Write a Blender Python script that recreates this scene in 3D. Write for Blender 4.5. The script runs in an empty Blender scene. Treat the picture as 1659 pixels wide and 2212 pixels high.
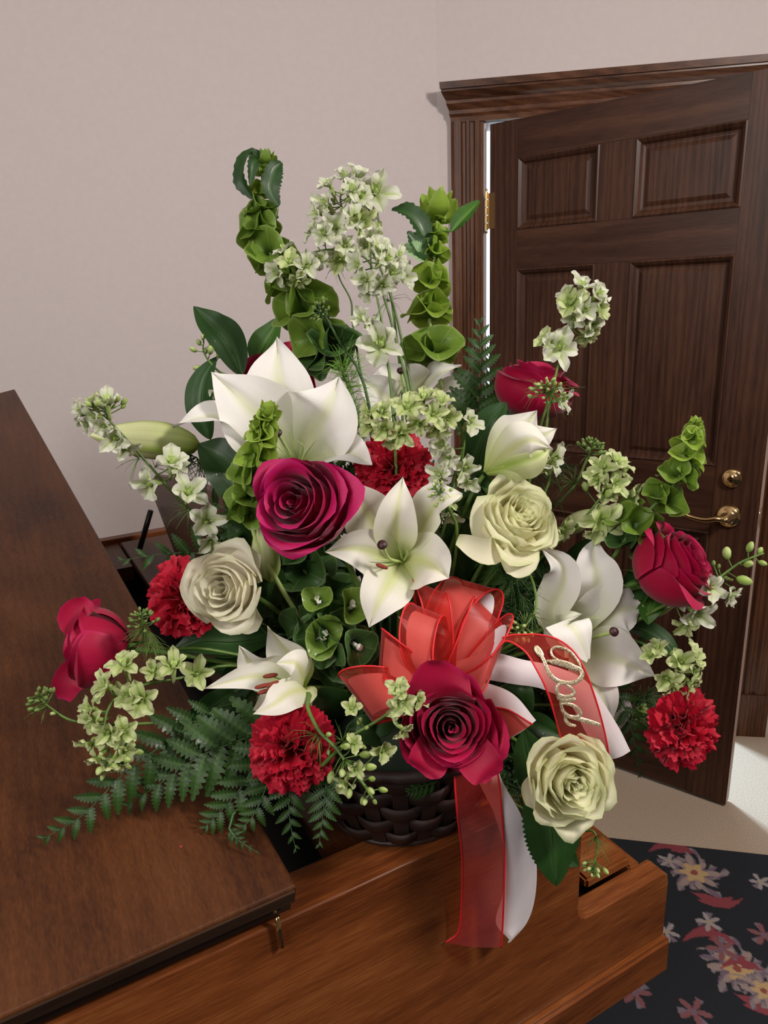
import bpy, bmesh, math, random
from math import sin, cos, pi, radians, sqrt
from mathutils import Vector, Matrix, Quaternion
random.seed(7)
R = random.Random(11)
scn = bpy.context.scene
COL = scn.collection

# ------------------------------------------------------------------ camera
F_PX, CX, CY = 1538.0, 829.5, 1106.0
PITCH, ROLL, HC = 0.28674, -0.040657, 1.58
_f = Vector((0, cos(PITCH), -sin(PITCH))); _u = Vector((0, sin(PITCH), cos(PITCH))); _r = Vector((1, 0, 0))
CR = _r * cos(ROLL) + _u * sin(ROLL)
CU = -_r * sin(ROLL) + _u * cos(ROLL)
CN = -_f                                       # from the scene towards the camera
CAM = Vector((0, 0, HC))
cd = bpy.data.cameras.new('camera'); camo = bpy.data.objects.new('camera', cd); COL.objects.link(camo)
m3 = Matrix((CR, CU, CN)).transposed()
camo.matrix_world = Matrix.Translation(CAM) @ m3.to_4x4()
cd.sensor_fit = 'VERTICAL'; cd.sensor_height = 24; cd.sensor_width = 18
cd.lens = F_PX / 2212 * 24; cd.clip_start = 0.02; cd.clip_end = 200
scn.camera = camo

def P(px, py, d):
    """World point d metres in front of the lens, on the line of sight of photo pixel px, py."""
    return CAM + (CR * ((px - CX) / F_PX) + CU * (-(py - CY) / F_PX) - CN) * d
def V(x, y, z):
    """World direction: x right, y up, z towards the camera."""
    return (CR * x + CU * y + CN * z)

# ------------------------------------------------------------------ world and light
w = bpy.data.worlds.new('daylight'); scn.world = w; w.use_nodes = True
bg = w.node_tree.nodes['Background']; bg.inputs[0].default_value = (0.78, 0.88, 1.0, 1); bg.inputs[1].default_value = 1.6
scn.view_settings.view_transform = 'Standard'; scn.view_settings.look = 'None'
scn.view_settings.exposure = 0.0; scn.view_settings.gamma = 1.0; scn.view_settings.use_curve_mapping = False
def area(name, loc, to, size, power, col, size_y=None):
    l = bpy.data.lights.new(name, 'AREA'); l.energy = power; l.color = col; l.size = size
    if size_y: l.shape = 'RECTANGLE'; l.size_y = size_y
    o = bpy.data.objects.new(name, l); COL.objects.link(o); o.location = loc
    o.rotation_euler = (Vector(to) - Vector(loc)).to_track_quat('-Z', 'Y').to_euler(); return o
area('ceiling_light', (1.45, 0.10, 2.62), (0.0, 1.2, 0.9), 0.35, 42, (1.0, 0.92, 0.86))
area('fill_light', (-1.1, -0.7, 2.45), (-0.4, 1.8, 1.2), 1.2, 35, (1.0, 0.94, 0.92))  # added soft fill from behind the camera, not a fixture of the room
area('hall_daylight', (0.25, 3.95, 1.95), (1.3, 1.7, 0.0), 0.55, 190, (0.55, 0.78, 1.0))

# ------------------------------------------------------------------ mesh helpers
def mkmesh(name, vs, fs, uv=None, smooth=True):
    me = bpy.data.meshes.new(name); me.from_pydata([tuple(v) for v in vs], [], fs)
    if uv:
        l = me.uv_layers.new(name='UVMap'); d = l.data
        for lp in me.loops: d[lp.index].uv = uv[lp.vertex_index]
    if smooth: me.polygons.foreach_set('use_smooth', [True] * len(me.polygons))
    me.update(); return me
def link(name, me, mat=None, parent=None, mw=None):
    o = bpy.data.objects.new(name, me)
    if mat is not None and me is not None and len(me.materials) == 0: me.materials.append(mat)
    if parent is not None: o.parent = parent
    if mw is not None: o.matrix_local = mw
    COL.objects.link(o); return o
def tag(o, label=None, cat=None, group=None, kind=None):
    if label: o['label'] = label
    if cat: o['category'] = cat
    if group: o['group'] = group
    if kind: o['kind'] = kind
    return o
def root(name, loc, label, cat, group=None):
    o = bpy.data.objects.new(name, None); o.empty_display_size = .02; COL.objects.link(o); o.location = loc
    return tag(o, label, cat, group)
class MB:
    def __init__(s): s.v = []; s.f = []; s.uv = []
    def add(s, vs, fs, uv=None):
        n = len(s.v); s.v += [Vector(v) for v in vs]; s.f += [tuple(i + n for i in f) for f in fs]
        s.uv += list(uv) if uv else [(0.5, 0.5)] * len(vs)
    def xform(s, M): s.v = [M @ v for v in s.v]; return s
    def box(s, x0, x1, y0, y1, z0, z1, M=None, ch=0.0):
        """A box with chamfered edges (ch)."""
        bm = bmesh.new(); bmesh.ops.create_cube(bm, size=1)
        for v in bm.verts: v.co = Vector(((x0 + x1) / 2 + v.co.x * (x1 - x0), (y0 + y1) / 2 + v.co.y * (y1 - y0), (z0 + z1) / 2 + v.co.z * (z1 - z0)))
        if ch: bmesh.ops.bevel(bm, geom=bm.edges[:], offset=ch, segments=2, affect='EDGES')
        vs = [v.co.copy() for v in bm.verts]; bm.verts.index_update()
        fs = [[v.index for v in f.verts] for f in bm.faces]; bm.free()
        if M: vs = [M @ v for v in vs]
        s.add(vs, fs); return s
    def prism(s, poly, h0, h1, fn):
        """Extrude a 2-D outline from h0 to h1; fn(x, y, h) gives the world point."""
        n = len(poly); vs = [fn(x, y, h0) for x, y in poly] + [fn(x, y, h1) for x, y in poly]
        fs = [tuple(range(n))[::-1], tuple(range(n, 2 * n))] + [(i, (i + 1) % n, n + (i + 1) % n, n + i) for i in range(n)]
        s.add(vs, fs); return s
    def tube(s, pts, r, n=6, flat=None):
        """A tube along pts; r is a number or a function of t in 0..1."""
        pts = [Vector(p) for p in pts]; m = len(pts); ref = None; vs = []; uv = []
        for i, p in enumerate(pts):
            t = (pts[min(i + 1, m - 1)] - pts[max(i - 1, 0)])
            if t.length < 1e-9: t = Vector((0, 0, 1))
            t.normalize()
            if ref is None: ref = t.orthogonal().normalized()
            ref = (ref - t * ref.dot(t)); ref = ref.normalized() if ref.length > 1e-6 else t.orthogonal().normalized()
            b = t.cross(ref); rr = r(i / (m - 1)) if callable(r) else r
            for k in range(n):
                a = 2 * pi * k / n; vs.append(p + ref * cos(a) * rr + b * sin(a) * rr); uv.append((k / n, i / (m - 1)))
        fs = [(i * n + k, i * n + (k + 1) % n, (i + 1) * n + (k + 1) % n, (i + 1) * n + k) for i in range(m - 1) for k in range(n)]
        fs += [tuple(range(n))[::-1], tuple(range((m - 1) * n, m * n))]
        s.add(vs, fs, uv); return s
    def lathe(s, prof, n=24, M=None):
        vs = []; uv = []
        for j, (r_, z) in enumerate(prof):
            for k in range(n):
                a = 2 * pi * k / n; vs.append(Vector((r_ * cos(a), r_ * sin(a), z))); uv.append((k / n, j / (len(prof) - 1)))
        m = len(prof)
        fs = [(j * n + k, j * n + (k + 1) % n, (j + 1) * n + (k + 1) % n, (j + 1) * n + k) for j in range(m - 1) for k in range(n)]
        if prof[0][0] > 1e-4: fs.append(tuple(range(n))[::-1])
        if prof[-1][0] > 1e-4: fs.append(tuple(range((m - 1) * n, m * n)))
        if M: vs = [M @ v for v in vs]
        s.add(vs, fs, uv); return s
    def mesh(s, name, org=None, smooth=True):
        if org is not None: s.v = [v - org for v in s.v]
        return mkmesh(name, s.v, s.f, s.uv, smooth)
    def obj(s, name, mat, parent=None, org=None, smooth=True):
        return link(name, s.mesh(name, org, smooth), mat, parent)
def curve(pts, n=16):
    """Catmull-Rom through pts, n samples."""
    pts = [Vector(p) for p in pts]
    if len(pts) == 2: return [pts[0].lerp(pts[1], i / (n - 1)) for i in range(n)]
    q = [pts[0] * 2 - pts[1]] + pts + [pts[-1] * 2 - pts[-2]]; out = []; m = len(pts) - 1
    for i in range(n):
        t = i / (n - 1) * m; k = min(int(t), m - 1); t -= k
        a, b, c, d = q[k:k + 4]
        out.append(0.5 * ((2 * b) + (c - a) * t + (2 * a - 5 * b + 4 * c - d) * t * t + (3 * b - a - 3 * c + d) * t ** 3))
    return out
def frame(z, roll=0.0, up=None):
    z = Vector(z).normalized()
    x = (up if up is not None else CU).cross(z)
    x = x.normalized() if x.length > 1e-3 else z.orthogonal().normalized()
    M = Matrix((x, z.cross(x), z)).transposed().to_4x4()
    return M @ Matrix.Rotation(roll, 4, 'Z')
def prof_leaf(t): return (sin(pi * t ** 0.8)) ** 0.85 if 0 < t < 1 else 0.0
def prof_lily(t): return max(0.0, 0.16 * (1 - t) + sin(pi * min(1, t ** 0.98)) ** 1.12) * (1 if t < .999 else .02)
def blade(mb, pts, width, nrm, prof=prof_leaf, nv=14, nu=6, cup=0.0, ruff=0.0, freq=3.0, ph=0.0, fold=0.0, serr=0.0, vein=0.0, twist=0.0):
    """A petal or leaf: a surface along pts, width (half) times prof(t), facing nrm; cup bends the edges towards nrm."""
    c = curve(pts, nv + 1); vs = []; uv = []; nrm = Vector(nrm)
    for j in range(nv + 1):
        t = j / nv; T = (c[min(j + 1, nv)] - c[max(j - 1, 0)]).normalized()
        S = T.cross(nrm); S = S.normalized() if S.length > 1e-4 else T.orthogonal().normalized()
        N = S.cross(T).normalized()
        if twist: q = Quaternion(T, twist * t); S = q @ S; N = q @ N
        w_ = width * prof(t)
        for i in range(nu + 1):
            u = -1 + 2 * i / nu; ww = w_
            if serr and abs(u) > .99: ww = w_ * (1 + serr * (1 if j % 2 else -1))
            p = c[j] + S * (u * ww) + N * (cup * w_ * u * u + fold * w_ * abs(u) + ruff * width * abs(u) ** 2 * sin(freq * 2 * pi * t + ph + (pi if u < 0 else 0)) * min(1, 3 * t) - vein * width * max(0, 1 - abs(u) * 4))
            vs.append(p); uv.append((i / nu, t))
    fs = [(j * (nu + 1) + i, j * (nu + 1) + i + 1, (j + 1) * (nu + 1) + i + 1, (j + 1) * (nu + 1) + i) for j in range(nv) for i in range(nu)]
    mb.add(vs, fs, uv); return mb

# ------------------------------------------------------------------ materials
class NT:
    def __init__(s, name):
        s.m = bpy.data.materials.new(name); s.m.use_nodes = True; s.t = s.m.node_tree; s.n = s.t.nodes; s.b = s.n['Principled BSDF']; s.out = s.n['Material Output']
    def new(s, typ, **k):
        n = s.n.new(typ)
        for a, v in k.items(): setattr(n, a, v)
        return n
    def set(s, node, **k):
        for a, v in k.items(): node.inputs[a.replace('_', ' ')].default_value = v
    def l(s, a, b): s.t.links.new(a, b)
    def ramp(s, fac, stops, interp='LINEAR'):
        r = s.new('ShaderNodeValToRGB'); r.color_ramp.interpolation = interp; e = r.color_ramp.elements
        while len(e) < len(stops): e.new(0.5)
        for i, (p, c) in enumerate(stops): e[i].position = p; e[i].color = (*c, 1)
        s.l(fac, r.inputs[0]); return r.outputs[0]
    def noise(s, vec, scale, detail=3, rough=.5):
        n = s.new('ShaderNodeTexNoise'); n.inputs['Scale'].default_value = scale; n.inputs['Detail'].default_value = detail; n.inputs['Roughness'].default_value = rough
        if vec is not None: s.l(vec, n.inputs['Vector'])
        return n.outputs['Fac']
    def mapping(s, vec, scale=(1, 1, 1), rot=(0, 0, 0)):
        m = s.new('ShaderNodeMapping'); m.inputs['Scale'].default_value = scale; m.inputs['Rotation'].default_value = rot; s.l(vec, m.inputs['Vector']); return m.outputs[0]
    def coord(s, which='Object'):
        return s.new('ShaderNodeTexCoord').outputs[which]
    def mix(s, fac, a, b, typ='MIX'):
        m = s.new('ShaderNodeMix', data_type='RGBA', blend_type=typ)
        for sock, v in ((m.inputs[0], fac), (m.inputs[6], a), (m.inputs[7], b)):
            if isinstance(v, (int, float)): sock.default_value = v
            elif isinstance(v, tuple): sock.default_value = (*v, 1)
            else: s.l(v, sock)
        return m.outputs[2]
    def math(s, op, a, b=None):
        m = s.new('ShaderNodeMath', operation=op)
        for i, v in enumerate((a, b)):
            if v is None: continue
            if isinstance(v, (int, float)): m.inputs[i].default_value = v
            else: s.l(v, m.inputs[i])
        return m.outputs[0]
    def bump(s, h, strength=.2, dist=.002):
        b = s.new('ShaderNodeBump'); b.inputs['Strength'].default_value = strength; b.inputs['Distance'].default_value = dist; s.l(h, b.inputs['Height']); s.l(b.outputs[0], s.b.inputs['Normal'])
    def color(s, c):
        if isinstance(c, tuple): s.b.inputs['Base Color'].default_value = (*c, 1)
        else: s.l(c, s.b.inputs['Base Color'])
        s.c = c
    def translucent(s, fac, tint=None):
        tr = s.new('ShaderNodeBsdfTranslucent'); c = tint if tint is not None else s.c
        if isinstance(c, tuple): tr.inputs[0].default_value = (*c, 1)
        else: s.l(c, tr.inputs[0])
        mx = s.new('ShaderNodeMixShader'); mx.inputs[0].default_value = fac
        s.l(s.b.outputs[0], mx.inputs[1]); s.l(tr.outputs[0], mx.inputs[2]); s.l(mx.outputs[0], s.out.inputs[0])
def plain(name, c, rough=.5, metal=0.0, spec=.5, var=0.0, nscale=30, bump=0.0):
    n = NT(name)
    if var:
        f = n.noise(n.coord(), nscale, 4); n.color(n.ramp(f, [(.3, tuple(x * (1 - var) for x in c)), (.7, tuple(min(1, x * (1 + var)) for x in c))]))
        if bump: n.bump(f, bump, .002)
    else: n.color(c)
    n.set(n.b, Roughness=rough, Metallic=metal); n.b.inputs['Specular IOR Level'].default_value = spec
    return n.m
def wood(name, dark, mid, light, rot=(0, 0, 0), along='x', rough=.32, scale=1.0, coat=.08, fig=.5):
    n = NT(name); co = n.mapping(n.coord(), rot=rot)
    st = {'x': (.05, 1, 1), 'y': (1, .05, 1), 'z': (1, 1, .05)}[along]
    a = n.mapping(co, tuple(v * 1 for v in st)); fine = n.noise(a, 420 * scale, 5, .65)
    st2 = {'x': (.18, 1, 1), 'y': (1, .18, 1), 'z': (1, 1, .18)}[along]
    b = n.mapping(co, st2); broad = n.noise(b, 14 * scale, 4, .6)
    wv = n.new('ShaderNodeTexWave', wave_type='BANDS', bands_direction={'x': 'Y', 'y': 'X', 'z': 'X'}[along]); n.l(n.mapping(co, st), wv.inputs['Vector'])
    n.set(wv, Scale=22 * scale, Distortion=9.0, Detail=3.0, Detail_Scale=1.2)
    h = n.math('ADD', n.math('MULTIPLY', fine, .5), n.math('ADD', n.math('MULTIPLY', broad, .6), n.math('MULTIPLY', wv.outputs['Fac'], .25 * fig)))
    c = n.ramp(h, [(.42, dark), (.60, mid), (.82, light)]); n.color(c)
    n.set(n.b, Roughness=rough); n.b.inputs['Specular IOR Level'].default_value = .24; n.b.inputs['Coat Weight'].default_value = coat; n.b.inputs['Coat Roughness'].default_value = .25
    n.bump(fine, .12, .0006); return n.m
PIANO_ROT = (0, 0, -radians(90 - 61.5))
M = {}
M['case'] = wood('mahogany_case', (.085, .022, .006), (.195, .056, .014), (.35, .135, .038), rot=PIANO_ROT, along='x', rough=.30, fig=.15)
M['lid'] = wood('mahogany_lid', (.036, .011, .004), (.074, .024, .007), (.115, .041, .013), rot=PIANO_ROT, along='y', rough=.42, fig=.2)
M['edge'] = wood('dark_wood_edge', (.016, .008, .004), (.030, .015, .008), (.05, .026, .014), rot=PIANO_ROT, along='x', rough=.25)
M['door_v'] = wood('oak_upright', (.024, .010, .006), (.055, .023, .013), (.095, .042, .023), along='z', rough=.38, scale=.8)
M['door_h'] = wood('oak_level', (.024, .010, .006), (.055, .023, .013), (.095, .042, .023), along='x', rough=.38, scale=.8)
M['trim_v'] = wood('casing_upright', (.035, .014, .007), (.085, .033, .016), (.15, .065, .03), along='z', rough=.3)
M['trim_h'] = wood('casing_level', (.035, .014, .007), (.085, .033, .016), (.15, .065, .03), along='x', rough=.3)
M['wall'] = plain('painted_wall', (.600, .535, .520), .75, var=.02, nscale=60, bump=.04)
M['ceil'] = plain('ceiling_paint', (.75, .72, .68), .9)
M['black'] = plain('black_iron', (.008, .008, .008), .5)
M['brass'] = plain('polished_brass', (.78, .55, .26), .14, 1.0)
M['darkmetal'] = plain('dark_metal', (.03, .025, .022), .35, .6)
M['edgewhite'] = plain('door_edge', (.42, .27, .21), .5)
M['exterior'] = plain('hall_paint', (.8, .82, .85), .8)
def carpet():
    n = NT('beige_carpet'); f = n.noise(n.coord(), 260, 3); g = n.noise(n.coord(), 3, 3)
    n.color(n.mix(n.math('MULTIPLY', g, .5), n.ramp(f, [(.3, (.36, .27, .19)), (.7, (.55, .43, .32))]), (.50, .40, .31)))
    n.set(n.b, Roughness=.95); n.bump(f, .5, .004); return n.m
M['carpet'] = carpet()
def rugmat():
    n = NT('floral_rug'); a = n.new('ShaderNodeVertexColor', layer_name='Col'); f = n.noise(n.coord(), 500, 2)
    n.color(n.mix(.5, a.outputs[0], n.ramp(f, [(.3, (.25, .25, .25)), (.7, (1, 1, 1))]), 'MULTIPLY')); n.set(n.b, Roughness=.95); n.bump(f, .6, .004); return n.m
M['rug'] = rugmat()

def petalmat(name, inner, outer, edge=None, mid=None, trans=.22, rough=.55, sheen=.3, vein=.25, bump=.25, coat=0.0):
    """inner at the base, outer at the tip, edge towards the rim, mid along the middle rib; a fine veining."""
    n = NT(name); uvn = n.coord('UV'); sp = n.new('ShaderNodeSeparateXYZ'); n.l(uvn, sp.inputs[0]); u, v = sp.outputs[0], sp.outputs[1]
    c = n.ramp(v, [(0.05, inner), (.55, outer)])
    au = n.math('ABSOLUTE', n.math('SUBTRACT', u, .5))
    if mid: c = n.mix(n.ramp(n.math('ADD', au, n.math('MULTIPLY', v, .10)), [(.03, (1, 1, 1)), (.22, (0, 0, 0))]), c, mid)
    if edge: c = n.mix(n.ramp(n.math('MAXIMUM', n.math('MULTIPLY', au, 2), v), [(.9, (0, 0, 0)), (1.0, (.8, .8, .8))]), c, edge)
    vn = n.noise(n.mapping(uvn, (26, 1.6, 1)), 1.5, 4, .6)
    c = n.mix(vein, c, n.ramp(vn, [(.3, (.62, .62, .62)), (.65, (1, 1, 1))]), 'MULTIPLY')
    n.color(c); n.set(n.b, Roughness=rough); n.b.inputs['Sheen Weight'].default_value = sheen; n.b.inputs['Sheen Roughness'].default_value = .4
    n.b.inputs['Specular IOR Level'].default_value = .3; n.b.inputs['Coat Weight'].default_value = coat
    if bump: n.bump(vn, bump, .001)
    n.translucent(trans); return n.m
M['rose_red'] = petalmat('crimson_petal', (.28, .0, .024), (.36, .001, .036), edge=(.46, .005, .080), sheen=.15, trans=.15)
M['rose_magenta'] = petalmat('magenta_petal', (.33, .0, .042), (.42, .001, .070), edge=(.52, .008, .14), sheen=.15, trans=.15)
M['carn'] = petalmat('carnation_petal', (.34, .002, .014), (.47, .004, .022), edge=(.54, .008, .04), sheen=.1, trans=.25, vein=.35)
M['cream'] = petalmat('cream_rose_petal', (.90, .85, .44), (.90, .88, .64), edge=(.64, .71, .36), trans=.42, vein=.12, sheen=.1)
M['ivory'] = petalmat('ivory_rose_petal', (.88, .82, .60), (.88, .84, .70), edge=(.70, .72, .46), trans=.42, vein=.12, sheen=.1)
M['lily'] = petalmat('white_lily_petal', (.48, .56, .15), (.84, .82, .73), mid=(.64, .68, .30), trans=.25, vein=.10, sheen=.05, bump=.15)
M['lily_white'] = petalmat('pure_white_lily_petal', (.60, .66, .34), (.86, .845, .80), mid=(.74, .77, .50), trans=.25, vein=.08, sheen=.05, bump=.15)
M['lily_bud'] = petalmat('lily_bud_petal', (.30, .40, .08), (.62, .66, .34), mid=(.30, .42, .06), trans=.1, vein=.3, sheen=0)
M['lark'] = petalmat('larkspur_petal', (.50, .60, .28), (.72, .735, .61), mid=(.44, .55, .18), edge=(.72, .73, .62), trans=.3, vein=.2, sheen=0)
M['lark_green'] = petalmat('greenish_larkspur_petal', (.34, .47, .10), (.60, .66, .34), mid=(.28, .42, .07), edge=(.66, .70, .46), trans=.3, vein=.2, sheen=0)
M['bud'] = petalmat('flower_bud', (.14, .24, .03), (.44, .54, .20), mid=(.26, .40, .06), trans=.1, vein=.3, sheen=0)
M['bud_dark'] = petalmat('dark_flower_bud', (.06, .12, .02), (.18, .26, .07), trans=.1, vein=.3, sheen=0)
M['bell'] = petalmat('bell_calyx', (.06, .13, .012), (.17, .29, .035), edge=(.34, .46, .12), trans=.35, vein=.45, sheen=0, rough=.45, coat=.1)
M['bell_lime'] = petalmat('lime_bell_calyx', (.12, .24, .015), (.29, .44, .05), edge=(.48, .60, .18), trans=.4, vein=.4, sheen=0, rough=.45)
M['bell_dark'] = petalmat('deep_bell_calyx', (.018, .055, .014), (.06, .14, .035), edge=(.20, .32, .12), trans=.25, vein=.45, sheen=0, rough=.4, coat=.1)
M['leaf'] = petalmat('dark_leaf', (.014, .045, .008), (.018, .058, .011), mid=(.04, .10, .025), trans=.10, vein=.5, sheen=0, rough=.42, coat=.05)
M['leaf_mid'] = petalmat('mid_leaf', (.04, .11, .015), (.055, .15, .02), mid=(.14, .30, .06), trans=.25, vein=.4, sheen=0, rough=.4)
M['leaf_pale'] = petalmat('pale_leaf', (.24, .40, .17), (.32, .50, .25), mid=(.2, .35, .12), trans=.25, vein=.4, sheen=0, rough=.6)
M['fern'] = petalmat('fern_pinna', (.015, .043, .009), (.027, .070, .012), mid=(.05, .11, .026), trans=.12, vein=.5, sheen=0, rough=.42, coat=.04)
M['stem'] = plain('stem_green', (.085, .16, .025), .5, var=.3, nscale=80)
M['stem_dark'] = plain('dark_stem', (.03, .08, .015), .5, var=.3, nscale=80)
M['stigma'] = plain('purple_stigma', (.035, .008, .010), .5)
M['anther'] = plain('rust_anther', (.20, .03, .012), .8)
M['filament'] = plain('pale_filament', (.42, .55, .18), .5)
M['foam'] = plain('dark_foam', (.010, .022, .010), .9, var=.3)
def wicker():
    n = NT('dark_wicker'); f = n.noise(n.mapping(n.coord('UV'), (3, 26, 1)), 3.0, 5, .7)
    n.color(n.ramp(f, [(.3, (.010, .005, .004)), (.55, (.028, .014, .010)), (.8, (.085, .050, .036))])); n.set(n.b, Roughness=.5); n.bump(f, .5, .001); return n.m
M['wicker'] = wicker()
def satin():
    n = NT('white_satin'); f = n.noise(n.mapping(n.coord('UV'), (1, 1, 1)), 3, 2)
    n.color(n.ramp(f, [(.3, (.80, .74, .76)), (.7, (.86, .82, .84))])); n.set(n.b, Roughness=.36); n.b.inputs['Sheen Weight'].default_value = .3
    n.translucent(.15); return n.m
M['satin'] = satin()
def sheer():
    n = NT('red_organza'); f = n.noise(n.coord('UV'), 90, 2); sp = n.ramp(n.noise(n.coord(), 1800, 1), [(.70, (0, 0, 0)), (.74, (1, 1, 1))])
    n.color(n.mix(sp, (.50, .020, .014), (.85, .35, .20))); n.set(n.b, Roughness=.3); n.b.inputs['Sheen Weight'].default_value = .5
    n.b.inputs['Metallic'].default_value = .0
    tp = n.new('ShaderNodeBsdfTransparent'); tp.inputs[0].default_value = (1, .50, .46, 1)
    tl = n.new('ShaderNodeBsdfTranslucent'); tl.inputs[0].default_value = (.60, .04, .025, 1)
    a = n.new('ShaderNodeMixShader'); a.inputs[0].default_value = .25; n.l(n.b.outputs[0], a.inputs[1]); n.l(tl.outputs[0], a.inputs[2])
    mx = n.new('ShaderNodeMixShader'); mx.inputs[0].default_value = .58; n.l(a.outputs[0], mx.inputs[1]); n.l(tp.outputs[0], mx.inputs[2]); n.l(mx.outputs[0], n.out.inputs[0])
    return n.m
M['sheer'] = sheer()
M['cord'] = plain('red_wired_edge', (.62, .012, .018), .5)
def glitter():
    n = NT('gold_glitter'); v = n.new('ShaderNodeTexVoronoi'); v.inputs['Scale'].default_value = 1500; n.l(n.coord(), v.inputs['Vector'])
    sp = n.new('ShaderNodeSeparateColor'); n.l(v.outputs['Color'], sp.inputs[0])
    n.color(n.ramp(sp.outputs[0], [(.2, (.30, .22, .12)), (.6, (.66, .54, .34)), (.95, (.98, .9, .72))])); n.set(n.b, Roughness=.35, Metallic=.45); n.bump(sp.outputs[1], .8, .0006); return n.m
M['glitter'] = glitter()

# ------------------------------------------------------------------ room
def struct(name, mb, mat, parent=None, smooth=False, org=None):
    o = mb.obj(name, mat, parent, smooth=smooth, org=org)
    if parent is None: o['kind'] = 'structure'
    return o
WD = Vector((0.9878, -0.1557, 0)); WN = Vector((0.1557, 0.9878, 0))        # along the door wall to the right, and outwards
WC = Vector((1.2563, 2.2900, 0)) - WD * 1.055                            # the corner at floor level
LD = Vector((-0.9705, -0.2411, 0)); LN = Vector((-0.2411, 0.9705, 0))
CEIL = 3.0
def wf(u, n, z): return WC + WD * u + WN * n + Vector((0, 0, z))         # door-wall frame
def lf(u, n, z): return WC + LD * u + LN * n + Vector((0, 0, z))
U0, U1, DH = 0.150, 1.008, 2.10                                          # the door opening
mb = MB()
for (a, b, z0, z1) in ((-.0, U0, 0, CEIL), (U1, 4.2, 0, CEIL), (U0, U1, DH, CEIL)):
    mb.prism([(a, 0), (b, 0), (b, .13), (a, .13)], z0, z1, lambda x, y, h: wf(x, y, h))
struct('wall_right', mb, M['wall'])
struct('wall_left', MB().prism([(0, 0), (5.2, 0), (5.2, .12), (0, .12)], 0, CEIL, lambda x, y, h: lf(x, y, h)), M['wall'])
E1 = lf(5.2, 0, 0); E2 = wf(4.2, 0, 0)
def slab(p, q, t=.1, z0=0, z1=CEIL):
    d = (q - p).normalized(); nn = Vector((d.y, -d.x, 0)) * t
    return MB().prism([(p.x, p.y), (q.x, q.y), (q.x + nn.x, q.y + nn.y), (p.x + nn.x, p.y + nn.y)], z0, z1, lambda x, y, h: Vector((x, y, h)))
struct('wall_west', slab(Vector((E1.x, -3.2, 0)), E1, -.1), M['wall'])
struct('wall_east', slab(E2, Vector((E2.x, -3.2, 0)), -.1), M['wall'])
struct('wall_back', slab(Vector((E2.x, -3.2, 0)), Vector((E1.x, -3.2, 0)), -.1), M['wall'])
struct('floor', MB().box(-6.5, 8, -3.4, 9, -.1, 0), M['carpet'])
cl = [(E1.x - .1, -3.3), (E2.x + .1, -3.3), (E2.x + .1, E2.y + .1), (WC.x, WC.y + .13), (E1.x - .1, E1.y + .1)]
struct('ceiling', MB().prism(cl, CEIL, CEIL + .1, lambda x, y, h: Vector((x, y, h))), M['ceil'])

# casing of the door: fluted uprights, a crown head, the jambs
def moulding(prof, path0, path1):
    """A profile (list of points given as functions of the two ends)."""
    n = len(prof); vs = [path0(a, b) for a, b in prof] + [path1(a, b) for a, b in prof]
    return vs, [tuple(range(n))[::-1], tuple(range(n, 2 * n))] + [(i, (i + 1) % n, n + (i + 1) % n, n + i) for i in range(n)]
def upright(u0, u1, name):
    wd = u1 - u0; s = 1
    pr = [(0, 0), (0, -.017), (.10, -.021), (.30, -.021), (.36, -.014), (.44, -.014), (.48, -.021), (.56, -.021), (.60, -.013), (.70, -.013), (.74, -.020), (.86, -.018), (.93, -.012), (1, -.012), (1, 0)]
    a, b = ((u0, wd) if name == 'l' else (u1, -wd))
    vs, fs = moulding(pr, lambda x, y: wf(a + b * x, y, 0.0 if name == 'l' else 0.0), lambda x, y: wf(a + b * x, y, DH + .002))
    m_ = MB(); m_.add(vs, fs); return m_
trim = root('trim_1', wf(U0, 0, 0), None, None); trim['kind'] = 'structure'
og = wf(U0, 0, 0)
upright(U0 - .108, U0 - .008, 'l').obj('casing', M['trim_v'], trim, og, False)
upright(U1 + .006, U1 + .150, 'r').obj('casing', M['trim_v'], trim, og, False)
MB().box(U1 + .006 + .0, U1 + .154, -.026, 0, 0, .17).xform(Matrix(((WD.x, WN.x, 0, WC.x), (WD.y, WN.y, 0, WC.y), (0, 0, 1, 0), (0, 0, 0, 1)))).obj('plinth_block', M['trim_v'], trim, og, False)
WM = Matrix(((WD.x, WN.x, 0, WC.x), (WD.y, WN.y, 0, WC.y), (0, 0, 1, 0), (0, 0, 0, 1)))
for a, b, z0, z1 in ((U0 - .018, U0 - .002, 0, DH), (U1 - .0, U1 + .016, 0, DH), (U0 - .02, U1 + .016, DH - .004, DH + .012)):
    MB().box(a, b, .004, .126, z0, z1, ch=.001).xform(WM).obj('jamb', M['trim_v'], trim, og, False)
# crown head with mitred left end
pr = [(0, 0), (0.002, -.018), (.016, -.020), (.024, -.026), (.034, -.026), (.050, -.040), (.058, -.040), (.066, -.052), (.078, -.064), (.084, -.064), (.084, -.070), (.102, -.072), (.102, 0)]
mb = MB(); n = len(pr); vs = []
for side in (0, 1):
    for z, y in pr:
        u = (U0 - .108 + (y + .018) * .55) if side == 0 else (U1 + .150 - (y + .018) * .55); vs.append(wf(u, y, DH - .004 + z))
mb.add(vs, [tuple(range(n))[::-1], tuple(range(n, 2 * n))] + [(i, (i + 1) % n, n + (i + 1) % n, n + i) for i in range(n)])
mb.obj('crown_head', M['trim_h'], trim, og, False)

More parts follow.
